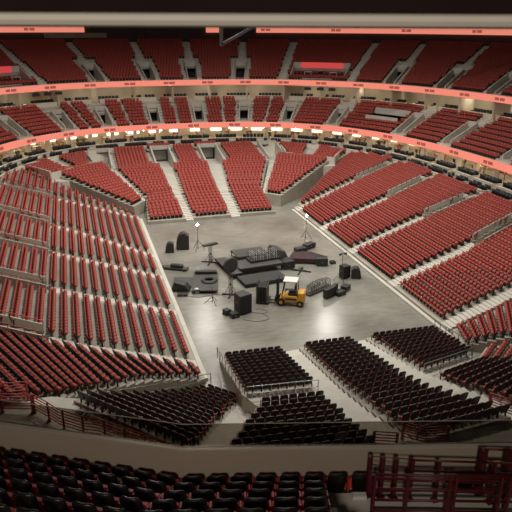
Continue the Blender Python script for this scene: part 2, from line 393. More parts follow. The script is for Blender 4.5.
slab('floor_corner_landing', [(-16.6,-28.0),(-19.4,-30.4),(-20.4,-31.0),(-18.6,-31.8),(-14.2,-29.8)], 1.2, 'concrete')
slab('floor_end_ledge', [(-14,-40.6),(3,-41),(10.6,-37.2),(14,-42),(-16,-44)], 5.25, 'concrete')
slab('floor_end_ledge', [(-30,-30.6),(-22.6,-31.0),(-23.4,-33.2),(-19.8,-35.6),(-14,-40.6),(-16,-44),(-30,-40)], 4.5, 'concrete')

# ------------------------------------------------------------------ rings
def ringfn(a, b, n):
    def f(th):
        c,s = math.cos(th),math.sin(th)
        return np.array([a*math.copysign(abs(c)**(2/n),c), b*math.copysign(abs(s)**(2/n),s)])
    return f
def th_of(x, y, a, b, n):
    return math.atan2(math.copysign(abs(y/b)**(n/2),y), math.copysign(abs(x/a)**(n/2),x))
RAIL = ringfn(29,41.7,3.1); R2 = ringfn(32.87,45.08,2.63); R1 = ringfn(40.8,50.4,2.46)
R2o = ringfn(33.2,45.4,2.63); S1 = ringfn(41.9,51.5,2.46); TOP = ringfn(55.2,64.8,2.5)
TH0,TH1 = math.radians(-24),math.radians(204)
def arc(fn, n=220, t0=TH0, t1=TH1):
    # even arc length
    ts = np.linspace(t0,t1,3000); P = np.array([fn(t) for t in ts]); d = np.r_[0,np.cumsum(np.hypot(*np.diff(P,axis=0).T))]
    return [float(np.interp(s,d,ts)) for s in np.linspace(0,d[-1],n+1)]
def strip(mb, fa, fb, za, zb, ths, mi=0):
    for t,u in zip(ths,ths[1:]):
        a,b,c,d = fa(t),fa(u),fb(u),fb(t)
        mb.quad((a[0],a[1],za),(b[0],b[1],za),(c[0],c[1],zb),(d[0],d[1],zb),mi)
def offset(fn, d):
    def f(t):
        p,q = fn(t-1e-3),fn(t+1e-3); v = q-p; v /= np.linalg.norm(v); return fn(t)+d*np.array([v[1],-v[0]])
    return f
def ringwall(name, fn, z0, z1, th, m, ths=None):
    ths = ths or arc(fn); mb = MB(); o = offset(fn, th)
    strip(mb, fn, fn, z0, z1, ths); strip(mb, fn, o, z1, z1, ths); strip(mb, o, o, z1, z0, ths); strip(mb, o, fn, z0, z0, ths)
    for t in (ths[0],ths[-1]):
        a,b = fn(t),o(t); mb.quad((a[0],a[1],z0),(b[0],b[1],z0),(b[0],b[1],z1),(a[0],a[1],z1))
    return mb.build(name, m)
struct(ringwall('wall_bowl_rail', RAIL, 0, 5.12, .14, M['counter']))

def deck(name, Fr, Bk, zf, zb, n, aisles, voms, block, t0=TH0, t1=TH1, pitch=.54):
    """aisles: (theta, width, k0, k1); voms the same: rows left out"""
    fine = set(arc(Fr,150,t0,t1))
    def half(th,w,k):
        P = lambda t: (1-k/n)*Fr(t)+(k/n)*Bk(t)
        return w/2/(np.linalg.norm(P(th+.001)-P(th-.001))/.002)
    for th,w,k0,k1 in voms:
        h = half(th,w,(k0+k1)/2); fine |= {th-h,th+h}
    ths = sorted(t for t in fine if t0 <= t <= t1)
    mb = MB(); zs = [zf+(zb-zf)*k/(n-1) for k in range(n)]
    P = lambda k,t: (1-k/n)*Fr(t)+(k/n)*Bk(t)
    def invom(t,k): return any(k0 <= k < k1 and abs(t-th) < half(th,w,(k0+k1)/2) for th,w,k0,k1 in voms)
    for k in range(n):
        for t,u in zip(ths,ths[1:]):
            m = (t+u)/2
            if invom(m,k): continue
            a,b,c,d = P(k,t),P(k,u),P(k+1,u),P(k+1,t); z = zs[k]; zp = zs[k]-.6 if (k == 0 or invom(m,k-1)) else zs[k-1]
            mb.quad((a[0],a[1],z),(b[0],b[1],z),(c[0],c[1],z),(d[0],d[1],z))
            mb.quad((a[0],a[1],zp),(b[0],b[1],zp),(b[0],b[1],z),(a[0],a[1],z))
    struct(mb.build(name, M['concrete']))
    lanes = MB()
    for th,w,k0,k1 in aisles:
        for k in range(k0,k1):
            h = half(th,w,k); a,b,c,d = P(k,th-h),P(k,th+h),P(k+1,th+h),P(k+1,th-h)
            zz = zs[k]+.03; hz = zz+(zb-zf)/(n-1)*.5
            lanes.hexa([(q[0],q[1],zs[k]-.3) for q in (a,b,c,d)]+[(q[0],q[1],zz) for q in (a,b,c,d)])
            e,f = (a+d)/2,(b+c)/2
            lanes.hexa([(q[0],q[1],zz) for q in (e,f,c,d)]+[(q[0],q[1],hz) for q in (e,f,c,d)])
    struct(lanes.build(name+'_aisle', M['concrete_light']))
    for k in range(n):
        ts = np.linspace(t0,t1,2500); Q = np.array([P(k+.62,t) for t in ts]); d = np.r_[0,np.cumsum(np.hypot(*np.diff(Q,axis=0).T))]
        cnt = int(d[-1]/pitch)
        for i in range(cnt):
            t = float(np.interp((i+.5)*pitch,d,ts))
            if any(k0 <= k < k1 and abs(t-th) < half(th,w+.15,k) for th,w,k0,k1 in aisles): continue
            if any(k0 <= k < k1 and abs(t-th) < half(th,w+.2,k) for th,w,k0,k1 in voms): continue
            q = P(k+.62,t); v = P(k+.62,t+1e-3)-P(k+.62,t-1e-3); ang = math.atan2(-v[0],v[1])+PI
            if math.cos(ang)*q[0]+math.sin(ang)*q[1] > 0: ang += PI
            add_seat(q[0],q[1],zs[k],ang,block,k,i)
    return P, zs, half

# 300 level (upper deck)
N3 = 17
C3 = [(-23.3,47.5),(-13.0,51.3),(-3.9,51.4),(3.7,52.0),(12.0,50.1),(33.6,34.2),(37.4,25.1),(40.2,16.0),(41,6.0),(41,-4),(-31.5,38.5),(-38,25)]
T3 = [th_of(x,y,40.8,50.4,2.46) for x,y in C3]
PARTY3 = [th_of(23.6,42.6,40.8,50.4,2.46), th_of(-27.6,43.6,40.8,50.4,2.46)]
a3 = []; v3 = []
def dth(fn, th, d): return d/(np.linalg.norm(fn(th+.001)-fn(th-.001))/.002)
for i,t in enumerate(T3):
    if i == 0: continue
    a3 += [(t+dth(R1,t,1.32),.66,0,9),(t-dth(R1,t,1.32),.66,0,9),(t,1.4,9,N3),(t,2.1,6,9)]; v3.append((t,1.85,0,6))
for q,(t,w) in enumerate(zip(PARTY3,(10.5,11.0))):
    h = dth(R1,t,w/2+.9)
    v3.append((t,w,1,5)); a3 += [(t+h,1.5,0,N3 if q==0 else N3),(t-h,1.5,0,N3)]
R1o = ringfn(41.1,50.7,2.46)
P3,Z3,H3 = deck('floor_upper_deck', R1o, TOP, 15.0, 20.75, N3, a3, v3, 'upper deck')
# 200 level
N2 = 8
C2_ = [(-18.2,42.9),(-11.9,44.6),(-3.9,45.1),(3.7,45.1),(11.2,44.6),(18.3,42.6),(25.0,37.8),(31.4,26.0),(32.8,15.5),(33,3.0),(33,-9),(-25.2,38),(-31.0,26),(-33,14)]
T2 = [th_of(x,y,32.87,45.08,2.63) for x,y in C2_]
PARTY2 = [th_of(29.3,31.0,32.87,45.08,2.63)]
a2 = []; v2 = []
for t in T2:
    a2 += [(t+dth(R2,t,1.16),.5,0,N2),(t-dth(R2,t,1.16),.5,0,N2),(t,2.0,0,1),(t,2.2,5,N2)]; v2.append((t,1.7,1,5))
v2.append((PARTY2[0],6.5,3,6))
for ta,tb in zip(sorted(T2),sorted(T2)[1:]):
    if tb-ta < .35 and math.radians(52) < ta and tb < math.radians(128): a2.append(((ta+tb)/2,.40,0,N2))
P2,Z2,H2 = deck('floor_club_deck', R2o, S1, 8.0, 11.1, N2, a2, v2, 'middle deck')

def vomitory(P, zs, n, th, w, k0, k1, low, rise, name='wall_vomitory'):
    """open passage let into a deck: side walls, lintel, passage behind with its shade painted into the walls"""
    hw = w/2/(np.linalg.norm(P(k0+2,th+.001)-P(k0+2,th-.001))/.002)
    z0 = low; mb = MB()
    fl = [P(k0,th-hw),P(k0,th+hw),P(k1,th+hw),P(k1,th-hw)]
    mb.hexa([(q[0],q[1],z0-.3) for q in fl]+[(q[0],q[1],z0) for q in fl])
    for s in (-1,1):
        a,b = P(k0,th+s*hw),P(k1,th+s*hw); d = (b-a)/np.linalg.norm(b-a); nn = np.array([-d[1],d[0]])*.1
        Q = [a-nn,a+nn,b+nn,b-nn]
        if (Q[1]-Q[0])[0]*(Q[2]-Q[1])[1]-(Q[1]-Q[0])[1]*(Q[2]-Q[1])[0] < 0: Q = [Q[1],Q[0],Q[3],Q[2]]
        hh = [zs[k0]+.35,zs[k0]+.35,zs[min(k1,n-1)]+rise,zs[min(k1,n-1)]+rise]
        mb.hexa([(q[0],q[1],z0-.3) for q in Q]+[(q[0],q[1],h) for q,h in zip(Q,hh)])
    a,b = P(k1,th-hw),P(k1,th+hw); zt = zs[min(k1,n-1)]+rise
    mb.bar((a[0],a[1],zt-.35),(b[0],b[1],zt-.35),.3,.8)
    struct(mb.build(name, M['concrete_light']))
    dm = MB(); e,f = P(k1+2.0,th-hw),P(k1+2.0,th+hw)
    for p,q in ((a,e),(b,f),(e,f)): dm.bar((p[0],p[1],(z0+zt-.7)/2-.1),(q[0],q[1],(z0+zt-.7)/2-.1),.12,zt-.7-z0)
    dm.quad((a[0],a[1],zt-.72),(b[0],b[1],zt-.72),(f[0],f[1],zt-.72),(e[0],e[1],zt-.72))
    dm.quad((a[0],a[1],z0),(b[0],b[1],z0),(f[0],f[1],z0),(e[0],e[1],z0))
    struct(dm.build('wall_passage', M['passage_shade']))
for th,w,k0,k1 in v3[:len(T3)-1]: vomitory(P3,Z3,N3,th,w,k0,k1,14.95,.55)
for th,w,k0,k1 in v2[:len(T2)]: vomitory(P2,Z2,N2,th,w,k0,k1,8.2,.9)

# party decks let into the upper deck, each with a lit red banner over the opening
WH = ['over the far balcony right of centre','at the upper left edge over the balcony']
for q,(t,w,k0,k1) in enumerate(v3[len(T3)-1:]):
    hw = w/2/(np.linalg.norm(P3(5,t+.001)-P3(5,t-.001))/.002)
    mb = MB(); z0 = Z3[k0]-.1
    Q = [P3(k0,t-hw),P3(k0,t+hw),P3(k1+1.5,t+hw),P3(k1+1.5,t-hw)]
    mb.hexa([(p[0],p[1],z0-.2) for p in Q]+[(p[0],p[1],z0) for p in Q])
    struct(mb.build('floor_balcony', M['concrete']))
    mb = MB(); a,b = P3(k1+1.5,t-hw),P3(k1+1.5,t+hw)
    mb.bar((a[0],a[1],(z0+Z3[k1])/2),(b[0],b[1],(z0+Z3[k1])/2),.1,Z3[k1]-z0)
    struct(mb.build('wall_balcony_back', M['darkwall']))
    mb = MB()
    for s in (-1,1):
        a,b = P3(k0,t+s*hw),P3(k1,t+s*hw); d = (b-a)/np.linalg.norm(b-a); nn = np.array([-d[1],d[0]])*.1
        Qq = [a-nn,a+nn,b+nn,b-nn]
        if (Qq[1]-Qq[0])[0]*(Qq[2]-Qq[1])[1]-(Qq[1]-Qq[0])[1]*(Qq[2]-Qq[1])[0] < 0: Qq = [Qq[1],Qq[0],Qq[3],Qq[2]]
        hh = [Z3[k0]+.5]*2+[Z3[k1]+.8]*2
        mb.hexa([(p[0],p[1],z0-.2) for p in Qq]+[(p[0],p[1],h) for p,h in zip(Qq,hh)])
    struct(mb.build('wall_balcony_side', M['concrete_light']))
    bn = thing('banner_board', 'long lit red banner board with grey ends '+WH[q], 'sign', group=None)
    zt = Z3[k1]; ts = np.linspace(t-hw,t+hw,9)
    g = MB(); e = MB()
    for u,v in zip(ts,ts[1:]):
        a,b = P3(k1,u),P3(k1,v); inner = (ts[0] < u-1e-6 and v < ts[-1]-1e-6)
        (e if inner else g).bar((a[0],a[1],zt+.45),(b[0],b[1],zt+.45),.25,1.0)
        if not inner: g.build('end_panel', M['concrete_light'], bn); g = MB()
    e.build('lit_panel', M['banner'], bn)
    for s in (-.55,.4):          # white drink-rail frames on the balcony floor
        c = P3(k0+.7,t+s*hw); tb = thing('bar_table', 'small white-framed high table '+('left' if s > 0 else 'right')+' of the middle on the balcony '+('under the far banner' if q == 0 else 'at the upper left'), 'table', (c[0],c[1],z0), 0, 'bar tables on the recessed balconies')
        m_ = MB().box((0,0,1.02),(1.3,.5,.08)); m_.build('table_top', M['white'], tb)
        for x in (-.6,.6): MB().bar((x,0,0),(x,0,1.0),.07).build('leg', M['white'], tb)
    # a row of seats on the balcony
    for s in np.linspace(-.85,.85,13):
        if abs(s) < .12: continue
        c = P3(k0+2.4,t+s*hw); add_seat(c[0],c[1],z0+.25,math.atan2(-c[1],-c[0]),'upper deck',3,0)
# pale platform box of the middle deck
t,w,k0,k1 = v2[-1]; hw = w/2/(np.linalg.norm(P2(4,t+.001)-P2(4,t-.001))/.002)
mb = MB(); ts = np.linspace(t-hw,t+hw,5)
for u,v in zip(ts,ts[1:]):
    a,b,c,d = P2(3,u),P2(3,v),P2(6,v),P2(6,u); mb.bar((a[0],a[1],9.6),(b[0],b[1],9.6),.2,1.1); mb.hexa([(p[0],p[1],8.6) for p in (a,b,c,d)]+[(p[0],p[1],9.2) for p in (a,b,c,d)]); mb.bar((d[0],d[1],10.6),(c[0],c[1],10.6),.2,1.0)
struct(mb.build('wall_platform', M['concrete_light']))

# ribbon boards with rows of small dark lettering
def ribbon(name, fn, z0, z1, ths, label, step, mark_len, phase=0):
    o = ringwall(name, fn, z0, z1, .25, M['ribbon'], ths); tag(o, label, 'ribbon board')
    inn = offset(fn,-.02); mb = MB(); P = np.array([inn(t) for t in ths]); d = np.r_[0,np.cumsum(np.hypot(*np.diff(P,axis=0).T))]
    h = (z1-z0); s = phase
    while s+mark_len < d[-1]:
        nl = 12
        for i in range(nl):
            if i == 6: continue
            a = s+mark_len*i/nl; b = a+mark_len/nl*.72
            ta,tb = np.interp(a,d,ths),np.interp(b,d,ths); p,q = inn(ta),inn(tb)
            za,zb = z0+h*.30,z0+h*.74
            mb.quad((p[0],p[1],za),(q[0],q[1],za),(q[0],q[1],zb),(p[0],p[1],zb))
        s += step
    mb.build('lettering', M['ribbonmark'], o); return o
ribbon('ribbon_board', R1, 14.0, 14.92, arc(R1,200), 'glowing coral LED ribbon board along the front of the upper deck', 6.85, 1.9, 3.0)
ribbon('ribbon_board', R2, 7.22, 8.15, arc(R2,200), 'glowing coral LED ribbon board along the front of the middle deck', 7.2, 1.9, 5.0)
BK = ringfn(57.0,66.4,2.5)
def sub(fn, t0, t1, n=40): return arc(fn, n, t0, t1)
BKi = offset(BK,-.35)
tA = sub(BKi, math.radians(10), math.radians(75)); tB = sub(BKi, math.radians(100), math.radians(128)); tC = sub(BKi, math.radians(81.3), math.radians(84), 6)
ribbon('ribbon_board', BKi, 22.7, 23.75, tA, 'coral LED board high on the back wall right of the steel brace', 14, 1.9, 6)
ribbon('ribbon_board', BKi, 22.7, 23.75, tB, 'coral LED board high on the back wall above the upper left seats', 14, 1.9, 9)

struct(ringwall('trim_grey_fascia', offset(BK,-.3), 21.7, 22.6, .2, M['concrete'], sub(BKi, math.radians(96.5), math.radians(107))))
o = ringwall('ribbon_board', BKi, 22.7, 23.75, .25, M['ribbon'], tC); tag(o, 'short coral LED piece high on the back wall left of the steel hanger', 'ribbon board')
# ------------------------------------------------------------------ back wall, ceiling, outer shell
struct(ringwall('wall_back', BK, 12, 34, .4, M['darkwall']))
mb = MB(); ths = arc(TOP,120); strip(mb, TOP, BK, 20.75, 20.75, ths); struct(mb.build('floor_upper_walkway', M['darkwall']))
mb = MB(); mb.box((0,0,36.2),(130,150,.4)); struct(mb.build('ceiling', M['ceil']))
mb = MB(); mb.box((0,-72,17),(130,.4,38)); mb.box((64.8,0,17),(.4,150,38)); mb.box((-64.8,0,17),(.4,150,38)); struct(mb.build('wall_outer', M['darkwall']))
mb = MB(); mb.box((0,74.8,17),(130,.4,38)); struct(mb.build('wall_far', M['darkwall']))

# ------------------------------------------------------------------ club lounge (under the middle deck) and suites (under the upper deck)
def recess(tagname, front, frontz, depth_back, zc, wallmat, zf):
    bw = offset(front, depth_back)
    struct(ringwall('wall_'+tagname, bw, zf-.5, zc+.4, .2, wallmat))
    mb = MB(); ths = arc(front,150); strip(mb, offset(front,-.0), bw, zf, zf, ths); struct(mb.build('floor_'+tagname, M['concrete']))
    mb = MB(); strip(mb, offset(front,.22), bw, zc, zc, ths); struct(mb.build('ceiling_'+tagname, M['suitewall']))
    return bw
# club terrace: two steps from the bowl rail up to the ribbon, then the lounge floor
CT0 = offset(RAIL,.22); mid = lambda t: (offset(RAIL,2.1)(t)); R2b = offset(R2,.1)
mb = MB(); ths = arc(R2,180)
def lerp(fa,fb,s): return lambda t: fa(t)*(1-s)+fb(t)*s
K1 = lerp(RAIL,R2b,.52)
strip(mb, RAIL, K1, 4.55, 4.55, ths); strip(mb, K1, K1, 4.55, 5.05, ths); strip(mb, K1, R2b, 5.05, 5.05, ths); struct(mb.build('floor_club_terrace', M['concrete']))
LB = recess('lounge', R2b, 7.2, 5.5, 7.6, M['suitewall'], 5.05)
SB = recess('suite', offset(R1,.25), 14, 4.6, 14.0, M['suitewall'], 11.1)
mb = MB(); strip(mb, S1, offset(R1,.25), 11.1, 11.1, arc(R1,180)); struct(mb.build('floor_suite_front', M['concrete']))

CH = []     # small black lounge chairs of the boxes: x,y,z,ang
def boxes(fn, z, per, gap, label_tail, hcount, group, counter_h=.50, start=0.0, skip=()):
    """white counters with black chairs behind, along a ring"""
    ts = np.linspace(TH0+.03,TH1-.03,4000); P = np.array([fn(t) for t in ts]); d = np.r_[0,np.cumsum(np.hypot(*np.diff(P,axis=0).T))]
    out = []; s = start; i = 0
    while s+per < d[-1]:
        ta,tb = np.interp(s,d,ts),np.interp(s+per,d,ts); a,b = fn(ta),fn(tb)
        c = (a+b)/2; dr = (b-a)/np.linalg.norm(b-a); rz = math.atan2(dr[1],dr[0]); nn = np.array([dr[1],-dr[0]])   # outward
        px,py,dz = project([[c[0],c[1],z+.6]])
        if dz[0] > 0 and -25 < px[0] < 540:
            out.append((px[0],c,rz,np.linalg.norm(b-a),nn))
        s += per+gap; i += 1
    out.sort(key=lambda q: q[0])
    for j,(_,c,rz,L,nn) in enumerate(out):
        mb = MB(); mb.box((0,0,counter_h/2),(L,.12,counter_h)); mb.box((0,-.06,counter_h+.03),(L+.06,.42,.06))
        for x in (-L/2,L/2): mb.box((x,-.72,counter_h/2),(.14,1.44,counter_h))
        o = mb.build('box_counter', M['counter'], loc=(c[0],c[1],z)); o.rotation_euler = (0,0,rz)
        tag(o, ('white box counter %s, %s from the left' % (label_tail, ordinal(j+1))), 'counter', group)
        m = hcount
        for k in range(m):
            x = -L/2+L*(k+.5)/m
            if random.random() < .06: continue
            for back in (.50,1.10):
                q = c+dr_of(rz)*x+nn*back; CH.append((q[0],q[1],z+(.28 if z > 10 and back > 1 else 0),rz))
def dr_of(rz): return np.array([math.cos(rz),math.sin(rz)])
boxes(lerp(RAIL,R2b,.20), 4.55, 3.7, 1.0, 'in the front row under the lower ribbon board', 6, 'box counters of the club level front row', start=0)
boxes(lerp(RAIL,R2b,.72), 5.05, 3.7, 1.0, 'in the back row under the lower ribbon board', 6, 'box counters of the club level back row', start=.4)
boxes(offset(S1,.1), 11.1, 4.2, 1.5, 'of the suites under the upper ribbon board', 7, 'box counters of the suites', counter_h=.85, start=.6)
# second rank of chairs in the suites
# partitions and pillars of the lounge
def radial(fn_in, fn_out, z0, z1, name, m, n, th=.25, part=1.0, off=0):
    tl = arc(fn_in, n)
    for i,t in enumerate(tl[:-1]):
        a = fn_in(t); b = fn_in(t)*(1-part)+fn_out(t)*part
        px,py,dz = project([[a[0],a[1],z0+1]])
        if not (dz[0] > 0 and -15 < px[0] < 530): continue
        mb = MB(); mb.bar((a[0],a[1],(z0+z1)/2),(b[0],b[1],(z0+z1)/2),th,z1-z0); struct(mb.build(name, m))
radial(offset(R2b,.3), LB, 5.05, 7.55, 'pillar_lounge', M['suitewall'], 46, .5, .12)
radial(offset(R1,.7), SB, 11.1, 14.0, 'wall_suite_divider', M['suitewall'], 30, .3, .75)
# lounge fittings: back-bar screens, hanging lamps, high tables, all real things
def along(fn, n):
    out = []
    for t in arc(fn,n):
        p = fn(t); px,py,dz = project([[p[0],p[1],6]])
        if dz[0] > 0 and -10 < px[0] < 522:
            q = fn(t+1e-3)-fn(t-1e-3); out.append((px[0],p,math.atan2(q[1],q[0])))
    return sorted(out, key=lambda q: q[0])
for j,(_,p,rz) in enumerate(along(offset(R2b,5.3),52)):
    o = MB().box((0,0,0),(2.0,.08,.9)).build('wall_screen', M['screen'], loc=(p[0],p[1],6.35)); o.rotation_euler = (0,0,rz)
    tag(o, 'bright cream-lit panel on the lounge back wall, %s from the left' % ordinal(j+1), 'screen', 'lit panels of the lounge')
pend = []
for j,(_,p,rz) in enumerate(along(offset(R2b,1.9),60)):
    t = thing('pendant_lamp', 'warm hanging lamp of the lounge under the lower ribbon board, %s from the left' % ordinal(j+1), 'lamp', (p[0],p[1],7.6), 0, 'hanging lamps of the lounge')
    MB().tube((0,0,-.45),(0,0,0),.015,6).build('cord', M['darksteel'], t)
    MB().lathe((0,0,-.72),[(.10,0),(.19,.08),(.19,.22),(.05,.27)],12).build('lamp_shade', M['warmlamp'], t)
for j,(_,p,rz) in enumerate(along(offset(R1,2.6),40)):
    t = thing('ceiling_lamp', 'warm round ceiling lamp in the suites under the upper ribbon board, %s from the left' % ordinal(j+1), 'lamp', (p[0],p[1],14.0), 0, 'ceiling lamps of the suites')
    MB().lathe((0,0,-.10),[(.22,0),(.24,.03),(.24,.08)],14).build('diffuser', M['suitelamp'], t)
    MB().lathe((0,0,-.03),[(.30,0),(.30,.03)],14).build('frame', M['steel'], t)
for j,(_,p,rz) in enumerate(along(offset(R2b,2.6),44)):
    t = thing('lounge_table', 'dark high table with stools in the lounge, %s from the left' % ordinal(j+1), 'table', (p[0],p[1],5.05), rz+random.uniform(-.4,.4), 'high tables of the lounge')
    MB().box((0,0,1.05),(1.5,.7,.06)).build('table_top', M[random.choice(['wood','maroon','white'])], t)
    MB().box((0,0,.52),(.12,.12,1.0)).build('pedestal', M['darksteel'], t)
    for x,y in ((-.55,-.65),(.55,-.65),(0,.65)):
        s = MB().box((x,y,.75),(.38,.38,.08)); s.box((x,y,.37),(.08,.08,.7)); s.box((x,y+math.copysign(.16,y),.97),(.36,.05,.38)); s.build('stool', M[random.choice(['wood','black','red'])], t)
# small black televisions hanging in the suites
TV = [th_of(x,y,40.8,50.4,2.46) for x,y in ((-23.5,47),(-21.6,47.8),(-19.8,48.4),(22.4,43.6),(24.2,42.4),(25.9,41.2))]
for j,t in enumerate(TV):
    p = offset(R1,.7)(t); px = project([[p[0],p[1],13.6]])[0][0]
    q = R1(t+1e-3)-R1(t-1e-3); rz = math.atan2(q[1],q[0])
    tv = thing('television', 'small black television hanging under the upper ribbon board, '+['leftmost of three at left','middle of three at left','rightmost of three at left','rightmost of the three at right','middle of the three at right','leftmost of the three at right'][j if j < 3 else (5-j)+3], 'television', (p[0],p[1],13.55), rz, 'hanging televisions of the suites')
    MB().box((0,0,-.12),(1.25,.08,.5)).build('screen', M['black'], tv); MB().bar((0,0,.1),(0,0,.45),.05).build('bracket', M['darksteel'], tv)

# ------------------------------------------------------------------ black chairs of the boxes: one countless mass
def merge(name, verts, faces, mats_idx, placements, mats):
    V = np.array(verts,float); n = len(V); K = len(placements)
    A = np.array([[p[0],p[1],p[2]] for p in placements]); a = np.array([p[3] for p in placements])
    c,s = np.cos(a)[:,None],np.sin(a)[:,None]
    X = V[None,:,0]*c-V[None,:,1]*s+A[:,0:1]; Y = V[None,:,0]*s+V[None,:,1]*c+A[:,1:2]; Z = V[None,:,2]+A[:,2:3]
    VV = np.stack([X,Y,Z],2).reshape(-1,3)
    ls = np.array([len(f) for f in faces]); flat = np.concatenate([np.array(f) for f in faces])
    LV = (flat[None,:]+np.arange(K)[:,None]*n).ravel()
    tot = np.tile(ls,K); st = np.r_[0,np.cumsum(tot)[:-1]]
    me = bpy.data.meshes.new(name); me.vertices.add(len(VV)); me.vertices.foreach_set('co', VV.ravel())
    me.loops.add(len(LV)); me.loops.foreach_set('vertex_index', LV.astype(np.int32))
    me.polygons.add(len(tot)); me.polygons.foreach_set('loop_start', st.astype(np.int32)); me.polygons.foreach_set('loop_total', tot.astype(np.int32))
    for m in mats: me.materials.append(m)
    me.polygons.foreach_set('material_index', np.tile(np.array(mats_idx),K).astype(np.int32))
    me.update(); me.validate()
    o = bpy.data.objects.new(name, me); C.objects.link(o); return o
b = MB(); b.box((0,-.05,.42),(.52,.52,.14)); b.box((0,-.32,.70),(.52,.14,.56)); b.box((0,-.05,.18),(.1,.1,.36))
if CH: tag(merge('suite_seating', b.v, b.f, b.m, CH, [M['chair']]), 'black chairs behind the white counters of suites and club boxes', 'chairs', kind='stuff')

# ------------------------------------------------------------------ near parapet, foreground deck
UP = np.array([.968,-.252]); UP /= np.linalg.norm(UP); KINK = np.array([-16.1,-51.1])
UL = np.array([-20.2,-48.9])-KINK; UL /= np.linalg.norm(UL)
def inward(u, left):   # towards the camera
    n = np.array([-u[1],u[0]]); return n if n@(CAM[:2]-KINK) > 0 else -n
NR = inward(UP,0); NL = inward(UL,1)
bis = NR+NL; bis /= bis@NR
def par(s, off, z):     # s>0 along the right run, s<0 along the left run, off towards the camera
    if s > 0: p = KINK+UP*s+NR*off
    else: p = KINK+UL*(-s)+NL*off
    return (p[0],p[1],z)
def run_prism(mb, off0, off1, z0, z1, s0=-16, s1=26, mi=0):
    K0,K1_ = KINK+bis*off0, KINK+bis*off1
    for e,u,nv in ((s1,UP,NR),(-s0,UL,NL)):
        a,b = KINK+u*e+nv*off0, KINK+u*e+nv*off1
        P = [K0,a,b,K1_]
        ar = sum(P[i][0]*P[(i+1)%4][1]-P[(i+1)%4][0]*P[i][1] for i in range(4))
        if ar < 0: P = P[::-1]
        mb.hexa([(p[0],p[1],z0) for p in P]+[(p[0],p[1],z1) for p in P], mi)
mb = MB(); run_prism(mb, 0, .10, 12.6, 14.94); struct(mb.build('wall_parapet', M['wallpaint']))
mb = MB(); run_prism(mb, -.02, .125, 14.95, 15.0); struct(mb.build('trim_parapet_cap', M['cap']))
gl = thing('glass_guard', 'tinted glass guard standing along the beige parapet in front', 'railing')
mb = MB(); run_prism(mb, .02, .035, 15.0, 15.62); mb.build('glass_panel', M['glass'], gl)
mb = MB(); run_prism(mb, .02, .035, 15.62, 15.632); mb.build('top_rail', M['concrete'], gl)
# terraces of the foreground deck
RT,RR = .80,.50; FZ = 13.84
mb = MB()
for k in range(8):
    run_prism(mb, (.10 if k == 0 else -.04+RT*k), -.04+RT*(k+1), 12.6, FZ+RR*k, s1=(26 if k == 0 else 3.12))
struct(mb.build('floor_foreground_terrace', M['concrete']))
mb = MB()
a,b = 3.13,26
P = [par(a,.84,0),par(b,.84,0),par(b,6,0),par(a,6,0)]; P = [(p[0],p[1]) for p in P]
if sum(P[i][0]*P[(i+1)%4][1]-P[(i+1)%4][0]*P[i][1] for i in range(4)) < 0: P = P[::-1]
mb.prism(P, 12.6, 14.35); struct(mb.build('floor_landing', M['concrete_light']))

# the detailed seat of the foreground
def seat_parts():
    # black back shell: rounded cap at the top, tapering below, slightly hollow
    b = MB(); rows = [(.34,.34),(.46,.37),(.58,.405),(.70,.43),(.79,.435),(.855,.415),(.90,.35),(.92,.22)]
    nx = 9; front = []; back = []
    for (z,w) in rows:
        tilt = -(z-.40)*.22
        for i in range(nx):
            u = i/(nx-1)*2-1
            x = u*w/2; bow = -.035*(1-u*u)
            rnd = .012+.038*max(0,(1-abs(u)**4))*(1 if z < .84 else .75 if z < .87 else .4)
            front.append((x,-.20+tilt+.02*u*u,z)); back.append((x,-.20+tilt+bow-rnd,z))
    n = len(front); b.v = front+back
    nr = len(rows)
    for j in range(nr-1):
        for i in range(nx-1):
            a = j*nx+i; b.f.append((a+1,a,a+nx,a+nx+1)); b.m.append(0); c = n+a; b.f.append((c,c+1,c+nx+1,c+nx)); b.m.append(0)
    for i in range(nx-1):
        b.f.append((i,i+1,n+i+1,n+i)); b.m.append(0); a = (nr-1)*nx+i; b.f.append((a+1,a,n+a,n+a+1)); b.m.append(0)
    for j in range(nr-1):
        a = j*nx; b.f.append((a,n+a,n+a+nx,a+nx)); b.m.append(0); a = j*nx+nx-1; b.f.append((a,a+nx,n+a+nx,n+a)); b.m.append(0)
    back_m = b.mesh('backrest', M['shell'], True)
    c = MB(); c.hexa([(-.20,-.175,.44),(.20,-.175,.44),(.20,-.155,.44),(-.20,-.155,.44),(-.18,-.262,.80),(.18,-.262,.80),(.18,-.235,.79),(-.18,-.235,.79)])
    pad = c.mesh('back_pad', M['red_fg'])
    d = MB(); d.hexa([(-.245,-.17,.38),(.245,-.17,.38),(.245,-.05,.36),(-.245,-.05,.36),(-.24,-.155,.62),(.24,-.155,.62),(.235,-.02,.60),(-.235,-.02,.60)])
    cush = d.mesh('seat_cushion', M['red_fg'])
    e = MB()
    e.hexa([(-.012,-.16,0),(.012,-.16,0),(.012,-.04,0),(-.012,-.04,0),(-.012,-.22,.64),(.012,-.22,.64),(.012,-.02,.60),(-.012,-.02,.60)])
    leg = e.mesh('side_frame', M['red_fg'])
    return [('backrest',back_m),('back_pad',pad),('seat_cushion',cush),('side_frame',leg)]
SP = seat_parts()
def mk_seat_thing():
    r = bpy.data.objects.new('arena_seat', None); C.objects.link(r); r.empty_display_size = .1
    for nm,me in SP+[SP[-1]]:
        o = bpy.data.objects.new(nm, me); C.objects.link(o); o.parent = r
        if nm == 'side_frame': o.location = (.262 if any(c.name.startswith('side_frame') and c != o for c in r.children) else -.262, 0, 0)
        if nm != 'side_frame': md = o.modifiers.new('bevel','BEVEL'); md.width = .012 if nm != 'seat_cushion' else .03; md.segments = 2; md.limit_method = 'ANGLE'
    return r
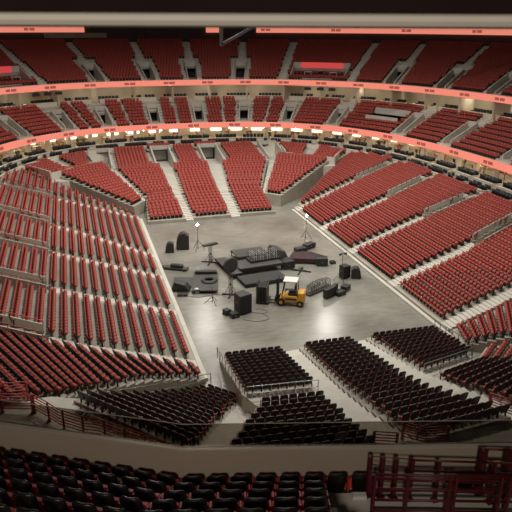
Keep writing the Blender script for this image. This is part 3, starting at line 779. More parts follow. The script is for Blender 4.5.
def copy_tree(o, parent=None):
    c = o.copy(); C.objects.link(c); c.parent = parent
    for ch in list(o.children): copy_tree(ch, c)
    return c
proto = mk_seat_thing(); used = False; n_fg = 0
SW = .535
for k in range(6):
    off = -.04+RT*k+.42; z = FZ+RR*k
    s1 = 4.1 if k == 0 else 2.85
    for run,(u,nv) in enumerate(((UP,NR),(UL,NL))):
        s_start = bis@u*off if True else 0     # mitre at the kink
        cnt = 0; s = (KINK+bis*off-KINK)@u+SW*.5
        smax = s1 if run == 0 else 8
        lst = []
        while s < smax:
            p = KINK+u*s+nv*off; lst.append(p); s += SW
        for i,p in enumerate(lst):
            px,py,dz = project([[p[0],p[1],z+.85]])
            if not (-14 < px[0] < 526 and py[0] < 517): continue
            o = proto if not used else copy_tree(proto); used = True; n_fg += 1
            ang = math.atan2(-nv[1],-nv[0]); o.location = (p[0],p[1],z); o.rotation_euler = (0,0,ang-PI/2)
            where = ('%s right of the parapet bend' if run == 0 else '%s left of the parapet bend') % ordinal(i+1)
            tag(o, 'black-backed red seat, %s row behind the parapet, %s' % (ordinal(k+1), where), 'seat', 'foreground seats behind the parapet')
# one seat glimpsed behind the red rails
p = par(6.3,.42,13.84); o = copy_tree(proto); o.location = p; o.rotation_euler = (0,0,math.atan2(-NR[1],-NR[0])-PI/2)
tag(o, 'black seat standing alone behind the dark red railings', 'seat', None)
if 'group' in o: del o['group']

# dark red tube railings in the corner
def railing(label, pts, z0, z1, bars, posts, w=.045, pw=.07, m='railred'):
    r = thing('railing', label, 'railing', (pts[0][0],pts[0][1],z0)); O = np.array([pts[0][0],pts[0][1]])
    L = [(x-O[0],y-O[1]) for x,y in pts]; d = [0]
    for a,b in zip(L,L[1:]): d.append(d[-1]+math.hypot(b[0]-a[0],b[1]-a[1]))
    H = z1-z0
    for f in bars:
        mb = MB()
        for a,b in zip(L,L[1:]): mb.tube((a[0],a[1],H*f),(b[0],b[1],H*f),w/2,8)
        mb.build('rail', M[m], r, True)
    for f in posts:
        x = np.interp(f*d[-1],d,[q[0] for q in L]); y = np.interp(f*d[-1],d,[q[1] for q in L])
        mb = MB(); mb.box((x,y,H/2),(pw,pw,H)); mb.box((x,y,.02),(pw*2,pw*2,.04)); mb.build('post', M[m], r)
    return r
P2d = lambda s,o: (lambda p: (p[0],p[1]))(par(s,o,0))
railing('dark red railing of thin bars running from the white kerb along the parapet', [P2d(4.06,.93),P2d(4.93,1.06)], 14.35, 15.40, (1,.80,.60,.40,.2), (0,.3,.62,1), .02, .085)
railing('dark red railing with thick bars nearest the parapet, behind the others', [P2d(4.93,1.08),P2d(6.5,1.2),P2d(10,1.45)], 14.35, 15.40, (1,.74,.5,.25), (0,.11,.34,.6,.8), .05, .07)
railing('tall dark red gate railing at the right edge, two posts and a top bar', [P2d(6.53,.88),P2d(7.07,.93),P2d(8.2,1.0)], 14.35, 15.50, (1,.7,.4), (0,.33,1), .05, .12)
railing('dark red railing nearest to the camera with thick bars', [P2d(3.97,1.76),P2d(6.7,1.88),P2d(10,2.05)], 14.35, 15.60, (1,.93,.72,.5,.28), (0,.11,.25,.27,.42,.45,.6,.8), .055, .06)
mb = MB(); q = par(3.86,1.02,14.35); mb.box((q[0],q[1],14.42),(.30,.14,.10),math.atan2(UP[1],UP[0])); struct(mb.build('trim_kerb', M['white']))

# faded red fences on the concourse below the parapet
FN = [('curved faded red fence beside the pale landing at lower left', [(-21.2,-32.4),(-20.5,-33.3),(-19.9,-34.2),(-18.6,-35.3),(-18.0,-35.6),(-16.6,-36.9),(-15.0,-38.4)]),
      ('straight faded red fence at the left edge above the parapet', [(-24.4,-31.4),(-21.3,-32.4)]),
      ('faded red fence behind the lowest leftmost seats', [(-24.0,-30.7),(-21.6,-31.0)]),
      ('faded red fence below the long middle seat block', [(-3.9,-40.6),(-3.1,-41.3),(-2.0,-41.5)]),
      ('short faded red fence beside the white aisle below the middle blocks', [(-5.6,-40.9),(-4.6,-41.3)]),
      ('faded red fence at the right edge beside the dark seats', [(1.7,-39.6),(2.6,-40.8)])]
for lb,pts in FN:
    nL = sum(math.hypot(b[0]-a[0],b[1]-a[1]) for a,b in zip(pts,pts[1:])); npst = max(2,int(nL/1.1)+1)
    railing(lb, pts, 4.6 if 'left' in lb else 5.2, 5.7 if 'left' in lb else 6.2, (1,.84,.68,.52,.36,.2), [i/(npst-1) for i in range(npst)], .06, .10, 'railpink')
# grey rails round the retractable blocks
def greyrail(label, pts, h=.95):
    r = thing('railing', label, 'railing', pts[0]); O = np.array(pts[0])
    L = [np.array(p)-O for p in pts]
    mb = MB()
    for a,b in zip(L,L[1:]):
        for f in (1,.5): mb.bar(a+[0,0,h*f],b+[0,0,h*f],.04)
    mb.build('rail', M['steel'], r)
    for a,b in zip(L,L[1:]):
        n = max(1,int(np.linalg.norm(b-a)/1.3))
        for i in range(n+1 if b is L[-1] else n):
            q = a+(b-a)*i/n; MB().bar(q,q+[0,0,h],.04).build('post', M['steel'], r)
greyrail('grey steel rail down the left side of the centre front seat block', [(-8.95,-22.2,.4),(-9.6,-31.2,2.75)])
greyrail('grey steel rail behind the centre front seat block', [(-9.3,-31.9,2.85),(-4.9,-32.3,2.85)])
greyrail('grey steel rail behind the right front seat block', [(2.6,-32.0,2.6),(6.9,-31.0,2.6)])
greyrail('grey steel rail along the right side of the right front block', [(9.35,-22.6,.4),(7.35,-30.3,2.5)])
greyrail('grey steel rail between the fan block and left corner block', [(-10.4,-26.6,.9),(-14.2,-29.4,2.4),(-18.0,-31.4,3.6)])

# ------------------------------------------------------------------ build the seats of the bowl
b = MB()     # plain seat: +y is the front; index 0 red, 1 dark
b.hexa([(-.24,-.19,.38),(.24,-.19,.38),(.24,-.08,.36),(-.24,-.05,.35),(-.235,-.02,.62),(.235,-.02,.62),(.23,.14,.54),(-.23,.14,.54)], 0)
b.hexa([(-.235,-.24,.40),(.235,-.24,.40),(.235,-.18,.40),(-.235,-.18,.40),(-.225,-.34,.84),(.225,-.34,.84),(.225,-.28,.84),(-.225,-.28,.84)], 0)
b.hexa([(-.235,-.29,.36),(.235,-.29,.36),(.235,-.24,.36),(-.235,-.24,.36),(-.235,-.40,.86),(.235,-.40,.86),(.235,-.34,.86),(-.235,-.34,.86)], 1)
b.box((0,-.12,.19),(.40,.08,.38),0,1)
FAR = b
def near_seat(half):
    m = MB()
    if half: m.hexa([(-.235,-.20,.38),(.235,-.20,.38),(.235,-.04,.35),(-.235,-.04,.35),(-.23,-.02,.58),(.23,-.02,.58),(.22,.15,.50),(-.22,.15,.50)], 0)
    else: m.hexa([(-.19,-.20,.38),(.19,-.20,.38),(.19,-.09,.36),(-.19,-.09,.36),(-.18,-.18,.57),(.18,-.18,.57),(.17,-.06,.55),(-.17,-.06,.55)], 0)
    m.hexa([(-.18,-.22,.42),(.18,-.22,.42),(.18,-.19,.42),(-.18,-.19,.42),(-.20,-.31,.82),(.20,-.31,.82),(.20,-.27,.82),(-.20,-.27,.82)], 0)
    prof = [(-.20,.32),(.20,.32),(.23,.60),(.235,.82),(.20,.90),(.12,.93),(-.12,.93),(-.20,.90),(-.235,.82),(-.23,.60)]
    if half: prof = [(x,z*.94+.02) for x,z in prof]
    k0 = len(m.v); nn_ = len(prof)
    m.v += [(x,-.22-(z-.38)*.25,z) for x,z in prof]+[(x,-.27-(z-.38)*.25,z) for x,z in prof]
    m.f.append(tuple(range(k0,k0+nn_))[::-1]); m.f.append(tuple(range(k0+nn_,k0+2*nn_))); m.m += [1,1]
    for i in range(nn_):
        j = (i+1)%nn_; m.f.append((k0+i,k0+j,k0+nn_+j,k0+nn_+i)); m.m.append(1)
    m.box((-.25,-.12,.28),(.03,.10,.56),0,2); m.box((.25,-.12,.28),(.03,.10,.56),0,2); m.box((-.25,-.06,.58),(.035,.2,.03),0,0); m.box((.25,-.06,.58),(.035,.2,.03),0,0)
    return m
NEAR = near_seat(False); NEARH = near_seat(True)
S = np.array([s[:4] for s in SEATS]); px,py,dz = project(S[:,:3]+[0,0,.8])
dist = np.linalg.norm(S[:,:3]-CAM,axis=1)
plim = np.interp(px,[0,128,185,256,512],[421,439.5,446.5,447,441])
shown = (dz > 0)&(px > 2)&(px < 510)&(py > 30)&(py < plim-3)
near_flag = np.array([s[4] in ('centre front','centre rear','long middle','right front','right rear','left corner','right corner','right corner rear','left fan') or s[4].startswith('left near') for s in SEATS])
N_IND = max(0, 299-n_fg)
cand = np.where(shown)[0]; order = cand[np.argsort(dist[cand])][:N_IND]; ind = set(int(i) for i in order)
mats3 = [M['red'],M['shell_far'],M['bracket']]
DARK = ('centre front','centre rear','long middle','right front','right rear','left corner')
seat_me = NEAR.mesh('arena_seat', mats3); seat_me2 = NEARH.mesh('arena_seat', mats3)
first = None
WHERE = {'centre rear':'centre rear block below the grey rail','long middle':'long middle block between white aisles','left corner':'dark left corner block','right rear':'right rear block beside the aisle','left fan':'red fan block at lower left','centre front':'centre front block','left near_side_stand':'left stand nearest the fan block'}
cntb = {}
for i in sorted(ind):
    x,y,z,ang,blk,row,num = SEATS[i]
    if first is None: first = bpy.data.objects.new('arena_seat', seat_me); o = first
    else: o = first.copy()
    o.data = seat_me if blk in DARK else seat_me2
    C.objects.link(o); o.location = (x,y,z); o.rotation_euler = (0,0,ang-PI/2)
    w = WHERE.get(blk, blk+' block'); cntb[blk] = cntb.get(blk,0)+1
    tag(o, 'seat in %s, row %s from the floor, seat %s' % (w, cardinal(row+1), cardinal(num+1)), 'seat', 'nearest seats of the '+w)
rest_near = [SEATS[i][:3]+(SEATS[i][3]-PI/2,) for i in range(len(SEATS)) if i not in ind and dist[i] < 62 and SEATS[i][4] in DARK]
rest_half = [SEATS[i][:3]+(SEATS[i][3]-PI/2,) for i in range(len(SEATS)) if i not in ind and dist[i] < 62 and SEATS[i][4] not in DARK]
rest_far = [SEATS[i][:3]+(SEATS[i][3]-PI/2,) for i in range(len(SEATS)) if i not in ind and dist[i] >= 62]
def two(nearm, farm, pn, pf, halfm, ph):
    a = merge('arena_seating', nearm.v, nearm.f, nearm.m, pn, [M['red'],M['shell_far'],M['bracket']])
    b_ = merge('tmp', farm.v, farm.f, farm.m, pf, [M['red'],M['shell_far'],M['bracket']])
    c_ = merge('tmp2', halfm.v, halfm.f, halfm.m, ph, mats3)
    import bmesh
    bm = bmesh.new(); bm.from_mesh(a.data); bm.from_mesh(b_.data); bm.from_mesh(c_.data); bm.to_mesh(a.data); bm.free()
    bpy.data.objects.remove(b_); bpy.data.objects.remove(c_); return a
seating = two(NEAR, FAR, rest_near, rest_far, NEARH, rest_half)
tag(seating, 'thousands of red folding seats filling the stands on all levels', 'seating', kind='stuff')
print('seats', len(SEATS), 'fg', n_fg, 'ind', len(ind), cntb)

# ------------------------------------------------------------------ gear on the floor
def forklift():
    r = thing('forklift', 'yellow forklift with white roof guard parked in the middle of the floor', 'forklift', (-.2,-13.5,0), math.atan2(.45,-.9))
    r.scale = (1.12,1.12,1.12)
    # +x is forward (mast side)
    b = MB(); b.box((-.15,0,.62),(1.5,1.05,.5)); b.box((.45,0,.45),(.55,1.05,.45)); b.build('body', M['yellow'], r, bevel=.05)
    b = MB(); b.box((-1.0,0,.78),(.65,1.1,.85),taper=.9); b.build('counterweight', M['yellow'], r, bevel=.09)
    b = MB(); b.box((-.35,0,.98),(.8,.7,.28)); b.build('engine_cover', M['black'], r, bevel=.04)
    b = MB(); b.box((-.25,0,1.2),(.5,.5,.12)); b.box((-.5,0,1.45),(.12,.5,.5)); b.build('seat', M['charcoal'], r, bevel=.03)
    for x,x2 in ((.55,.35),(-.75,-.6)):
        for y in (-.48,.48): MB().bar((x,y,.8),(x2,y,2.12),.07).build('guard_post', M['black'], r)
    b = MB(); b.box((-.12,0,2.15),(1.15,1.1,.07)); b.build('overhead_guard', M['white'], r, bevel=.02)
    b = MB(); b.tube((.35,0,1.0),(.22,0,1.25),.03); b.lathe((.2,0,1.25),[(.18,0),(.18,.03)],14); b.build('steering_wheel', M['black'], r)
    m_ = MB()
    for y in (-.32,.32): m_.box((.95,y,1.15),(.14,.1,2.2))
    for z in (.35,1.2,2.2): m_.box((.95,0,z),(.1,.7,.1))
    m_.tube((.9,0,.2),(.9,0,1.9),.06); m_.build('mast', M['darksteel'], r)
    MB().box((1.08,0,.5),(.08,.95,.5)).build('carriage', M['darksteel'], r)
    for y in (-.28,.28): MB().box((1.62,y,.12),(1.05,.12,.05)).box((1.12,y,.32),(.05,.12,.42)).build('fork', M['darksteel'], r)
    for x,rad in ((.6,.33),(-.95,.27)):
        for y in (-.5,.5):
            w = MB().tube((x,y-.11,rad),(x,y+.11,rad),rad,20).build('wheel', M['tyre'], r); MB().tube((x,y-.125,rad),(x,y+.125,rad),rad*.45,14).build('hub', M['yellow'], w)
    MB().box((-.2,.535,.62),(.9,.02,.14)).build('side_decal', M['black'], r)
    MB().box((-.2,-.535,.62),(.9,.02,.14)).build('side_decal', M['black'], r)
forklift()
def case(name, label, cat, x, y, size, rz=0, m='black', z=0, cast=True, group=None):
    t = thing(name, label, cat, (x,y,z), rz, group); w,d,h = size; c = .1 if cast else 0
    MB().box((0,0,c+h/2),(w,d,h)).build('body', M[m], t, bevel=.03)
    e = MB()
    for sx in (-1,1):
        for sy in (-1,1): e.box((sx*w/2,sy*d/2,c+h/2),(.04,.04,h+.02))
    for sy in (-1,1):
        e.box((0,sy*d/2,c+h),(w,.04,.04)); e.box((0,sy*d/2,c+.02),(w,.04,.04)); e.box((0,sy*(d/2+.01),c+h*.66),(w,.015,.03))
    e.build('edge_trim', M['charcoal'] if m == 'black' else M['darksteel'], t)
    for sy in (-1,1): MB().box((0,sy*(d/2+.02),c+h*.45),(.16,.03,.1)).build('handle', M['steel'], t)
    if cast:
        for sx in (-1,1):
            for sy in (-1,1): MB().tube((sx*w*.4-.02,sy*d*.38,.05),(sx*w*.4+.02,sy*d*.38,.05),.05,10).build('caster', M['tyre'], t)
    return t
def speaker(label, x, y, w, d, h, rz):
    t = thing('loudspeaker', label, 'loudspeaker', (x,y,0), rz)
    MB().hexa([(-w/2,-d/2,.05),(w/2,-d/2,.05),(w*.42,d/2,.05),(-w*.42,d/2,.05),(-w/2,-d/2,h),(w/2,-d/2,h),(w*.42,d/2,h),(-w*.42,d/2,h)]).build('cabinet', M['black'], t, bevel=.03)
    MB().box((0,-d/2-.01,h/2),(w*.9,.03,h*.9)).build('grille', M['grille'], t, bevel=.01)
    for s in (-1,1): MB().box((s*(w/2+.005),0,h*.6),(.02,.2,.08)).build('handle', M['steel'], t)
    for sx in (-1,1):
        for sy in (-1,1): MB().box((sx*w*.38,sy*d*.38,.025),(.07,.07,.05)).build('foot', M['tyre'], t)
    return t
def stand(label, x, y, h, head='flat', rz=0, spread=1.0, m='black', towered=False):
    """crank-up stand: cross base or tripod, mast, head"""
    t = thing('crank_stand', label, 'stand', (x,y,0), rz)
    for k in range(4):
        a = PI/4+k*PI/2; MB().bar((0,0,.10),(math.cos(a)*spread,math.sin(a)*spread,.06),.13,.1).build('leg', M[m], t)
        MB().bar((math.cos(a)*spread*.7,math.sin(a)*spread*.7,.1),(0,0,min(h*.55,1.3)),.035).build('brace', M['darksteel'], t)
    ms = MB()
    for sx in (-.13,.13):
        for sy in (-.13,.13): ms.bar((sx,sy,.1),(sx,sy,h),.035)
    for i in range(int(h/.35)):
        z = .2+i*.35
        for a,b in (((-.13,-.13),(.13,-.13)),((.13,-.13),(.13,.13)),((.13,.13),(-.13,.13)),((-.13,.13),(-.13,-.13))): ms.bar((a[0],a[1],z),(b[0],b[1],min(h,z+.3)),.02)
    ms.build('mast', M['steel'], t)
    if head == 'flat': MB().box((0,0,h+.08),(1.7,.5,.18)).build('head', M[m], t, bevel=.04)
    if head == 'round': MB().tube((0,-.14,h+.55),(0,.14,h+.55),.72,24).build('head', M['charcoal'], t); MB().box((0,0,h+.02),(.3,.3,.12)).build('yoke', M['darksteel'], t)
    return t
def tripod(label, x, y, h, lamp=False, rz=0, spread=.65, bar_=0, z=0):
    t = thing('tripod_stand', label, 'stand', (x,y,z), rz)
    for k in range(3):
        a = rz+k*2*PI/3; MB().bar((0,0,h*.42),(math.cos(a)*spread,math.sin(a)*spread,.02),.035).build('leg', M['darksteel'], t)
        MB().bar((0,0,.22),(math.cos(a)*spread*.7,math.sin(a)*spread*.7,h*.14),.02).build('brace', M['darksteel'], t)
    MB().tube((0,0,.15),(0,0,h),.028,8).build('pole', M['darksteel'], t)
    if bar_: MB().bar((-bar_/2,0,h),(bar_/2,0,h),.05).box((-bar_*.35,0,h-.08),(.2,.2,.16)).box((bar_*.35,0,h-.08),(.2,.2,.16)).build('crossbar', M['black'], t)
    if lamp:
        l = MB().lathe((0,0,h),[(.05,0),(.11,.06),(.13,.14),(.11,.22),(.04,.27)],12).build('lamp', M['lamp'], t)
        MB().box((0,0,h-.05),(.12,.12,.1)).build('socket', M['black'], t)
    return t
tripod('light stand with glowing white lamp on the left of the floor', -5.4, 3.1, 2.9, True, spread=.8)
tripod('light stand with glowing white lamp beside the right stand', 7.7, 3.2, 2.9, True, spread=.8)
stand('crank stand with flat black head and cross base, left of centre', -4.9, -1.2, 2.0, 'flat', .3)
stand('crank stand carrying a round dark drum, behind the tall loudspeaker', -4.9, -10.2, 2.5, 'round', .3, .85)
stand('low cross-base stand between the cart and the maroon cover', 3.6, -6.2, .55, 'none', .2, 1.1)
tripod('slim tripod with hoop-like feet below the black cable trunk stack', -7.0, -11.6, 1.7, False, .4, .75)
tripod('tall thin tripod with crossbar near the right stand', 6.6, -9.9, 3.0, False, .2, .8, .9)
speaker('tall black loudspeaker standing beside two small boxes near the front', -4.8, -14.1, 1.25, 1.15, 1.85, .35)
case('road_case', 'small black box on the floor touching the tall loudspeaker', 'case', -5.75, -14.9, (.7,.55,.45), .2, cast=False)
case('road_case', 'small black box left of the tall loudspeaker, farther back', 'case', -6.25, -14.2, (.55,.5,.5), .5, cast=False)
# black curved drape covered pieces at left
def dome(name, label, cat, x, y, r, h, rz=0, sy=.6, m='black'):
    t = thing(name, label, cat, (x,y,0), rz)
    MB().lathe((0,0,.02),[(r,0),(r*1.02,h*.3),(r*.9,h*.62),(r*.62,h*.88),(r*.25,h)],20,sy=sy).build('cover', M[m], t, True)
    MB().box((0,0,.06),(r*1.5,r*1.0*sy,.1)).build('pallet', M['darksteel'], t)
def curved(label, x, y, w, h, d, rz, flip=1):
    t = thing('curved_case', label, 'case', (x,y,0), rz)
    P = [(w*.5,.05),(w*.5,h*.86),(w*.30,h*.9),(w*.22,h),(-.02*w,h)]+[(-w*.5*math.sin(a)-.02*w*0,h*.12+h*.88*math.cos(a)) for a in (.35,.7,1.05,1.35,1.57)]+[(-w*.46,.05)]
    P = [(flip*a,b) for a,b in P]; n = len(P); mb = MB(); mb.v = [(a,-d/2,b) for a,b in P]+[(a,d/2,b) for a,b in P]
    for i in range(n):
        j = (i+1)%n; mb.f.append((i,j,n+j,n+i)); mb.m.append(0)
    mb.f += [tuple(range(n))[::-1],tuple(range(n,2*n))]; mb.m += [0,0]
    mb.build('shell', M['black'], t, bevel=.04); MB().box((0,0,.03),(w*.8,d*.8,.06)).build('skid', M['darksteel'], t)
curved('tall black curved case left of the glowing lamp stand', -7.0, 4.0, 1.45, 1.95, 1.0, -.15)
curved('small black rounded case at the left, before the tall curved one', -8.6, 3.3, .95, 1.2, .8, -.15)
# long low dolly
t = thing('flat_dolly', 'long low black dolly lying near the left stand', 'dolly', (-8.8,-2.2,0), -.55)
MB().box((0,0,.2),(2.6,.75,.12)).build('bed', M['charcoal'], t); MB().box((-1.6,.1,.15),(1.3,.35,.1)).build('tongue', M['black'], t)
MB().box((.1,0,.42),(1.3,.5,.32)).build('motor_box', M['black'], t, bevel=.03)
for sx in (-1,1):
    for sy in (-.3,.3): MB().tube((sx*1.0-.03,sy,.08),(sx*1.0+.03,sy,.08),.08,12).build('caster', M['tyre'], t)
# stack of stage decks at left of centre
t = thing('stage_deck', 'square black stage deck with cables and legs, left of centre', 'stage deck', (-6.65,-6.85,0), -.24)
MB().box((0,0,.3),(2.5,4.9,.12)).build('deck_top', M['charcoal'], t, bevel=.02)
for sx in (-1.1,1.1):
    for sy in (-2.2,0,2.2): MB().bar((sx,sy,0),(sx,sy,.25),.07).build('leg', M['steel'], t)
MB().box((0,1.95,.5),(2.2,.6,.28)).build('cable_tray', M['black'], t)
o = thing('cable_coil', 'thick black cable coil lying on the square stage deck', 'cable', (-6.3,-7.0,.36))
MB().lathe((0,0,0),[(.75,0),(.85,.1),(.72,.2),(.45,.2),(.38,.1),(.45,0)],20).build('coil', M['black'], o)
o = thing('ramp_panel', 'dark floor panel lying flat left of the square stage deck', 'panel', (-8.75,-5.9,0), -.24); MB().box((0,0,.06),(1.9,2.4,.10)).build('panel', M['charcoal'], o); MB().box((0,-1.22,.06),(1.9,.06,.12)).build('edge', M['steel'], o)
t = thing('covered_cart', 'black covered cart with sloping top beside the left stand', 'cart', (-9.2,-7.8,0), -.45)
MB().hexa([(-.9,-.55,.15),(.9,-.55,.15),(.9,.55,.15),(-.9,.55,.15),(-.6,-.4,.95),(.5,-.5,.75),(.45,.45,.8),(-.55,.4,1.05)]).build('cover', M['black'], t, bevel=.06)
for sx in (-.6,.6):
    for sy in (-.35,.35): MB().tube((sx-.03,sy,.08),(sx+.03,sy,.08),.08,10).build('caster', M['tyre'], t)
case('road_case', 'flat black case lying in front of the covered cart', 'case', -9.3, -9.0, (.95,.6,.2), -.2, cast=False)
case('road_case', 'small white-topped case beside the covered cart', 'case', -7.9, -8.8, (.4,.5,.45), 0, 'silver', cast=False)
# central platform group
def platform(label, x, y, w, d, h, rz, m='charcoal'):
    t = thing('stage_platform', label, 'stage platform', (x,y,0), rz)
    MB().box((0,0,h-.06),(w,d,.12)).build('deck_top', M[m], t, bevel=.015)
    MB().box((0,-d/2+.03,h-.2),(w,.05,.2)).box((0,d/2-.03,h-.2),(w,.05,.2)).build('frame', M['black'], t)
    for sx in (-1,1):
        for sy in (-1,1): MB().bar((sx*(w/2-.1),sy*(d/2-.1),0),(sx*(w/2-.1),sy*(d/2-.1),h-.1),.08).build('leg', M['darksteel'], t)
platform('low black stage platform nearest the forklift', -1.0, -7.6, 4.6, 2.3, .42, .12, 'black')
platform('grey stage platform behind the low black one', -.6, -4.5, 4.8, 2.4, .85, .12)
platform('far stage platform carrying nothing, behind the metal frames', -.4, -.8, 3.6, 2.4, .7, .1)
platform('narrow dark platform left of the stacked frames', -3.6, -4.0, 1.2, 5.0, .6, .12)
t = thing('frame_cart', 'cart stacked with silver metal frames on the dark stage platforms', 'cart', (.2,-3.9,.87), .15)
MB().box((0,0,.12),(3.4,1.3,.14)).build('bed', M['black'], t)
for i in range(13):
    x = -1.55+i*.26; f = MB(); f.bar((x,-.55,.2),(x,-.55,.95),.04); f.bar((x,.55,.2),(x,.55,.95),.04); f.bar((x,-.55,.95),(x,.55,.95),.04); f.bar((x,-.55,.5),(x,.55,.5),.03)
    f.build('frame', M['silver' if i%3 else 'steel'], t)
t = thing('drape_cart', 'dark cart heaped with folded grey drapes on the stage platforms', 'cart', (2.3,-2.2,0), .2)
MB().hexa([(-.9,-1.2,.2),(.9,-1.2,.2),(.9,1.2,.2),(-.9,1.2,.2),(-.5,-.8,1.5),(.5,-1.0,1.2),(.4,.9,1.35),(-.6,.8,1.6)]).build('drapes', M['charcoal'], t, bevel=.1)
MB().box((0,0,.12),(1.9,2.5,.14)).build('bed', M['darksteel'], t)
case('road_case', 'black case at the right end of the dark stage platforms', 'case', 2.6, -5.0, (1.2,.8,.75), .15)
# load in front of the forklift
t = thing('panel_cart', 'black cart of upright panels standing before the forklift mast', 'cart', (-2.3,-12.3,0), math.atan2(.45,-.9))
for i in range(6): MB().box((-.35+i*.16,0,.95+.03*(i%2)),(.08,1.5,1.45)).build('panel', M['black' if i%2 else 'charcoal'], t)
MB().box((0,0,.16),(1.15,1.6,.12)).build('bed', M['darksteel'], t)
for sx in (-.45,.45):
    for sy in (-.65,.65): MB().tube((sx,sy-.03,.07),(sx,sy+.03,.07),.07,10).build('caster', M['tyre'], t)
MB().bar((.55,-.7,.2),(.55,-.7,1.9),.06).bar((.55,.7,.2),(.55,.7,1.9),.06).bar((.55,-.7,1.9),(.55,.7,1.9),.06).build('push_frame', M['darksteel'], t)
# maroon covered stack
t = thing('covered_stack', 'low stack under a dark maroon cover behind the forklift', 'equipment', (5.3,-3.3,0), -.25)
MB().prism([(-2.0,-.9),(1.3,-1.4),(2.1,-.3),(.6,1.2),(-1.4,1.1)], .1, .62).build('cover', M['maroon'], t, bevel=.05); MB().box((0,0,.05),(2.6,1.6,.1)).build('pallet', M['darksteel'], t)
case('road_case', 'black case at the right corner of the maroon cover', 'case', 6.4, -5.1, (1.2,.9,.75), -.3)
case('road_case', 'tiny black box right of the maroon covered stack', 'case', 7.7, -5.0, (.55,.4,.3), 0, cast=False)
dome('covered_equipment', 'dark covered heap left of the maroon stack', 'equipment', 3.0, -3.9, .95, .75, .2, .6)
case('road_case', 'long black trunk beside the far right lamp stand', 'case', 7.0, .3, (1.5,.7,.5), .5)
case('road_case', 'long black trunk on the floor left of the right lamp trunk', 'case', 5.6, -.7, (1.3,.7,.45), .2)
# chair racks: arcs of dark stacked chairs on a dolly
t = thing('chair_rack', 'curved rack of upright black frames right of the forklift', 'rack', (3.6,-11.6,0), .5)
for i in range(16):
    x = -1.7+i*.2; y = -.35*math.sin((x+1.7)/3.2*PI)*-1
    f = MB(); f.bar((x,y-.28,.15),(x+.05,y-.32,1.0),.035); f.bar((x,y+.28,.15),(x+.05,y+.24,1.0),.035); f.bar((x+.05,y-.32,1.0),(x+.05,y+.24,1.0),.035); f.bar((x,y-.28,.5),(x,y+.28,.5),.03)
    f.build('frame', M['steel' if i%2 else 'charcoal'], t)
MB().box((0,.1,.1),(3.5,.6,.1)).build('bed', M['black'], t)
t = thing('black_bench', 'solid black curved case in front of the frame rack', 'case', (4.15,-12.75,0), .62)
P = [(-1.1,-.35),(0,-.48),(1.1,-.25),(1.2,.15),(0,.02),(-1.05,.12)]
MB().prism(P, .06, .95).build('body', M['black'], t, bevel=.06); MB().box((0,-.15,.03),(1.6,.3,.06)).build('skid', M['darksteel'], t)
case('road_case', 'black box lying near the right, joined pair, farther one', 'case', 6.1, -12.0, (.9,.6,.5), .7, cast=False)
case('road_case', 'black box lying near the right, joined pair, nearer one', 'case', 5.1, -12.9, (1.0,.65,.42), .4, cast=False)
speaker('black loudspeaker standing beside the tall thin tripod', 7.3, -9.0, .95, .8, 1.35, .3)
curved('rounded black case beside the loudspeaker at right', 8.45, -9.3, 1.0, 1.15, .9, -.4, -1)
# cables on the floor
def cable(label, pts, r=.02):
    P = [np.array(q) for q in pts]; P = [2*P[0]-P[1]]+P+[2*P[-1]-P[-2]]; L = []
    for i in range(1,len(P)-2):
        for k in range(8):
            t = k/8; a,b,c,d = P[i-1:i+3]; L.append(.5*(2*b+(c-a)*t+(2*a-5*b+4*c-d)*t*t+(3*b-a-3*c+d)*t**3))
    mb = MB(); n = 6
    for i,q in enumerate(L):
        v = L[min(i+1,len(L)-1)]-L[max(i-1,0)]; v /= np.linalg.norm(v)
        for j in range(n):
            a = 2*PI*j/n; mb.v.append((q[0]-v[1]*r*math.cos(a),q[1]+v[0]*r*math.cos(a),r+r*math.sin(a)))
    for i in range(len(L)-1):
        for j in range(n): mb.f.append((i*n+j,i*n+(j+1)%n,(i+1)*n+(j+1)%n,(i+1)*n+j)); mb.m.append(0)
    tag(mb.build('cable', M['black'], None, True), label, 'cable')
cable('thin black cable curling from the tall loudspeaker across the floor', [(-4.2,-14.2),(-3.2,-14.9),(-2.6,-14.6),(-3.0,-14.0),(-3.6,-13.9)])
cable('thin black cable running beside the square stage deck', [(-9.0,-9.3),(-7.8,-9.9),(-6.4,-9.7),(-5.4,-10.4)])
cable('thin cable looping on the floor left of the forklift', [(-5.2,-15.6),(-4.0,-16.3),(-2.9,-16.0),(-3.2,-14.8)])

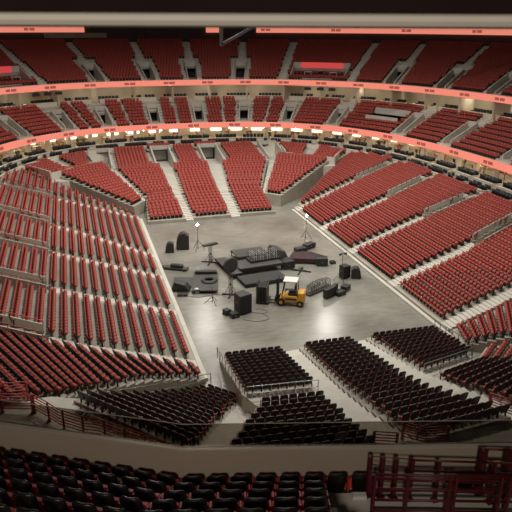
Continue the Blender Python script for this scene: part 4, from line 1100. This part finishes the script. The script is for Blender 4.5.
# ------------------------------------------------------------------ steel overhead and the header beam at the viewing spot
t = thing('steel_truss', 'dark steel chord with slanting brace hanging under the roof', 'truss', (0,14,0))
def raypt(u, v, Y):      # where a sight line through the photograph meets the truss's plane, for its real position
    d = F+(u-256)/FPX*R+(256-v)/FPX*U; k = (Y-CAM[1])/d[1]; q = CAM+d*k; return np.array([q[0],0,q[2]])
TZ = 24.4
MB().bar((-26,0,TZ+.1),(60,0,TZ+.1),.4,.45).build('chord', M['darksteel'], t)
MB().bar((.3,0,21.9),(5.0,0,24.3),.32,.32).build('brace', M['darksteel'], t)
MB().bar((.2,0,21.7),(.2,0,36),.32,.4).build('hanger', M['darksteel'], t)
MB().bar((30,0,24),(30,0,36),.3,.3).build('hanger', M['darksteel'], t)
for i in range(10): MB().bar((6+i*5.0,0,TZ),(8.5+i*5.0,0,26.5 if i%2 else 25.6),.12).build('web_bar', M['darksteel'], t)
MB().bar((-26,0,26.8),(60,0,26.8),.3,.3).build('top_chord', M['darksteel'], t)

# header: soffit beam across the opening the viewer looks through
fw = np.array([sy_,cy_]); rt = np.array([cy_,-sy_]); HD = 3.2
hc = CAM[:2]+fw*HD
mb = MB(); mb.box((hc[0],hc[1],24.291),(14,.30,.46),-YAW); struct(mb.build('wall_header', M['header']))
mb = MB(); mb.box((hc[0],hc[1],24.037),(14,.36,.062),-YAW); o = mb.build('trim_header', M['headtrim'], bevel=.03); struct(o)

# ------------------------------------------------------------------ lights
def area(name, loc, size, power, col, target=None, spread=PI):
    l = bpy.data.lights.new(name,'AREA'); l.shape = 'DISK'; l.size = size; l.energy = power; l.color = col; l.spread = spread
    o = bpy.data.objects.new(name,l); C.objects.link(o); o.location = loc
    if target is not None: o.rotation_euler = (mathutils.Vector(target)-mathutils.Vector(loc)).to_track_quat('-Z','Y').to_euler()
    return o
WC = (1.0,.96,.885)
for x in (-13,0,13):
    for y in (-16,2,20):
        area('arena_light', (x,y,33), 2.2, 2300, WC, (x*1.25,y*1.2,0), math.radians(150))
for q in ((24,33,29),(3,41,29)): area('arena_light', q, 2.8, 480, WC, (q[0]*.2,q[1]-40,0), math.radians(120))
area('concourse_light', (CAM[0]-3.5,CAM[1]-6.5,27.6), 1.0, 1180, (1,.87,.74), (CAM[0]+1,CAM[1]+12,15))
w = bpy.data.worlds.new('world'); bpy.context.scene.world = w; w.use_nodes = True
w.node_tree.nodes['Background'].inputs[0].default_value = (.05,.045,.04,1); w.node_tree.nodes['Background'].inputs[1].default_value = .3
sc = bpy.context.scene
sc.view_settings.view_transform = 'Standard'; sc.view_settings.look = 'None'; sc.view_settings.gamma = 1; sc.view_settings.exposure = 0
sc.view_settings.use_curve_mapping = False
sc.cycles.max_bounces = 6; sc.cycles.diffuse_bounces = 3; sc.cycles.sample_clamp_indirect = 4
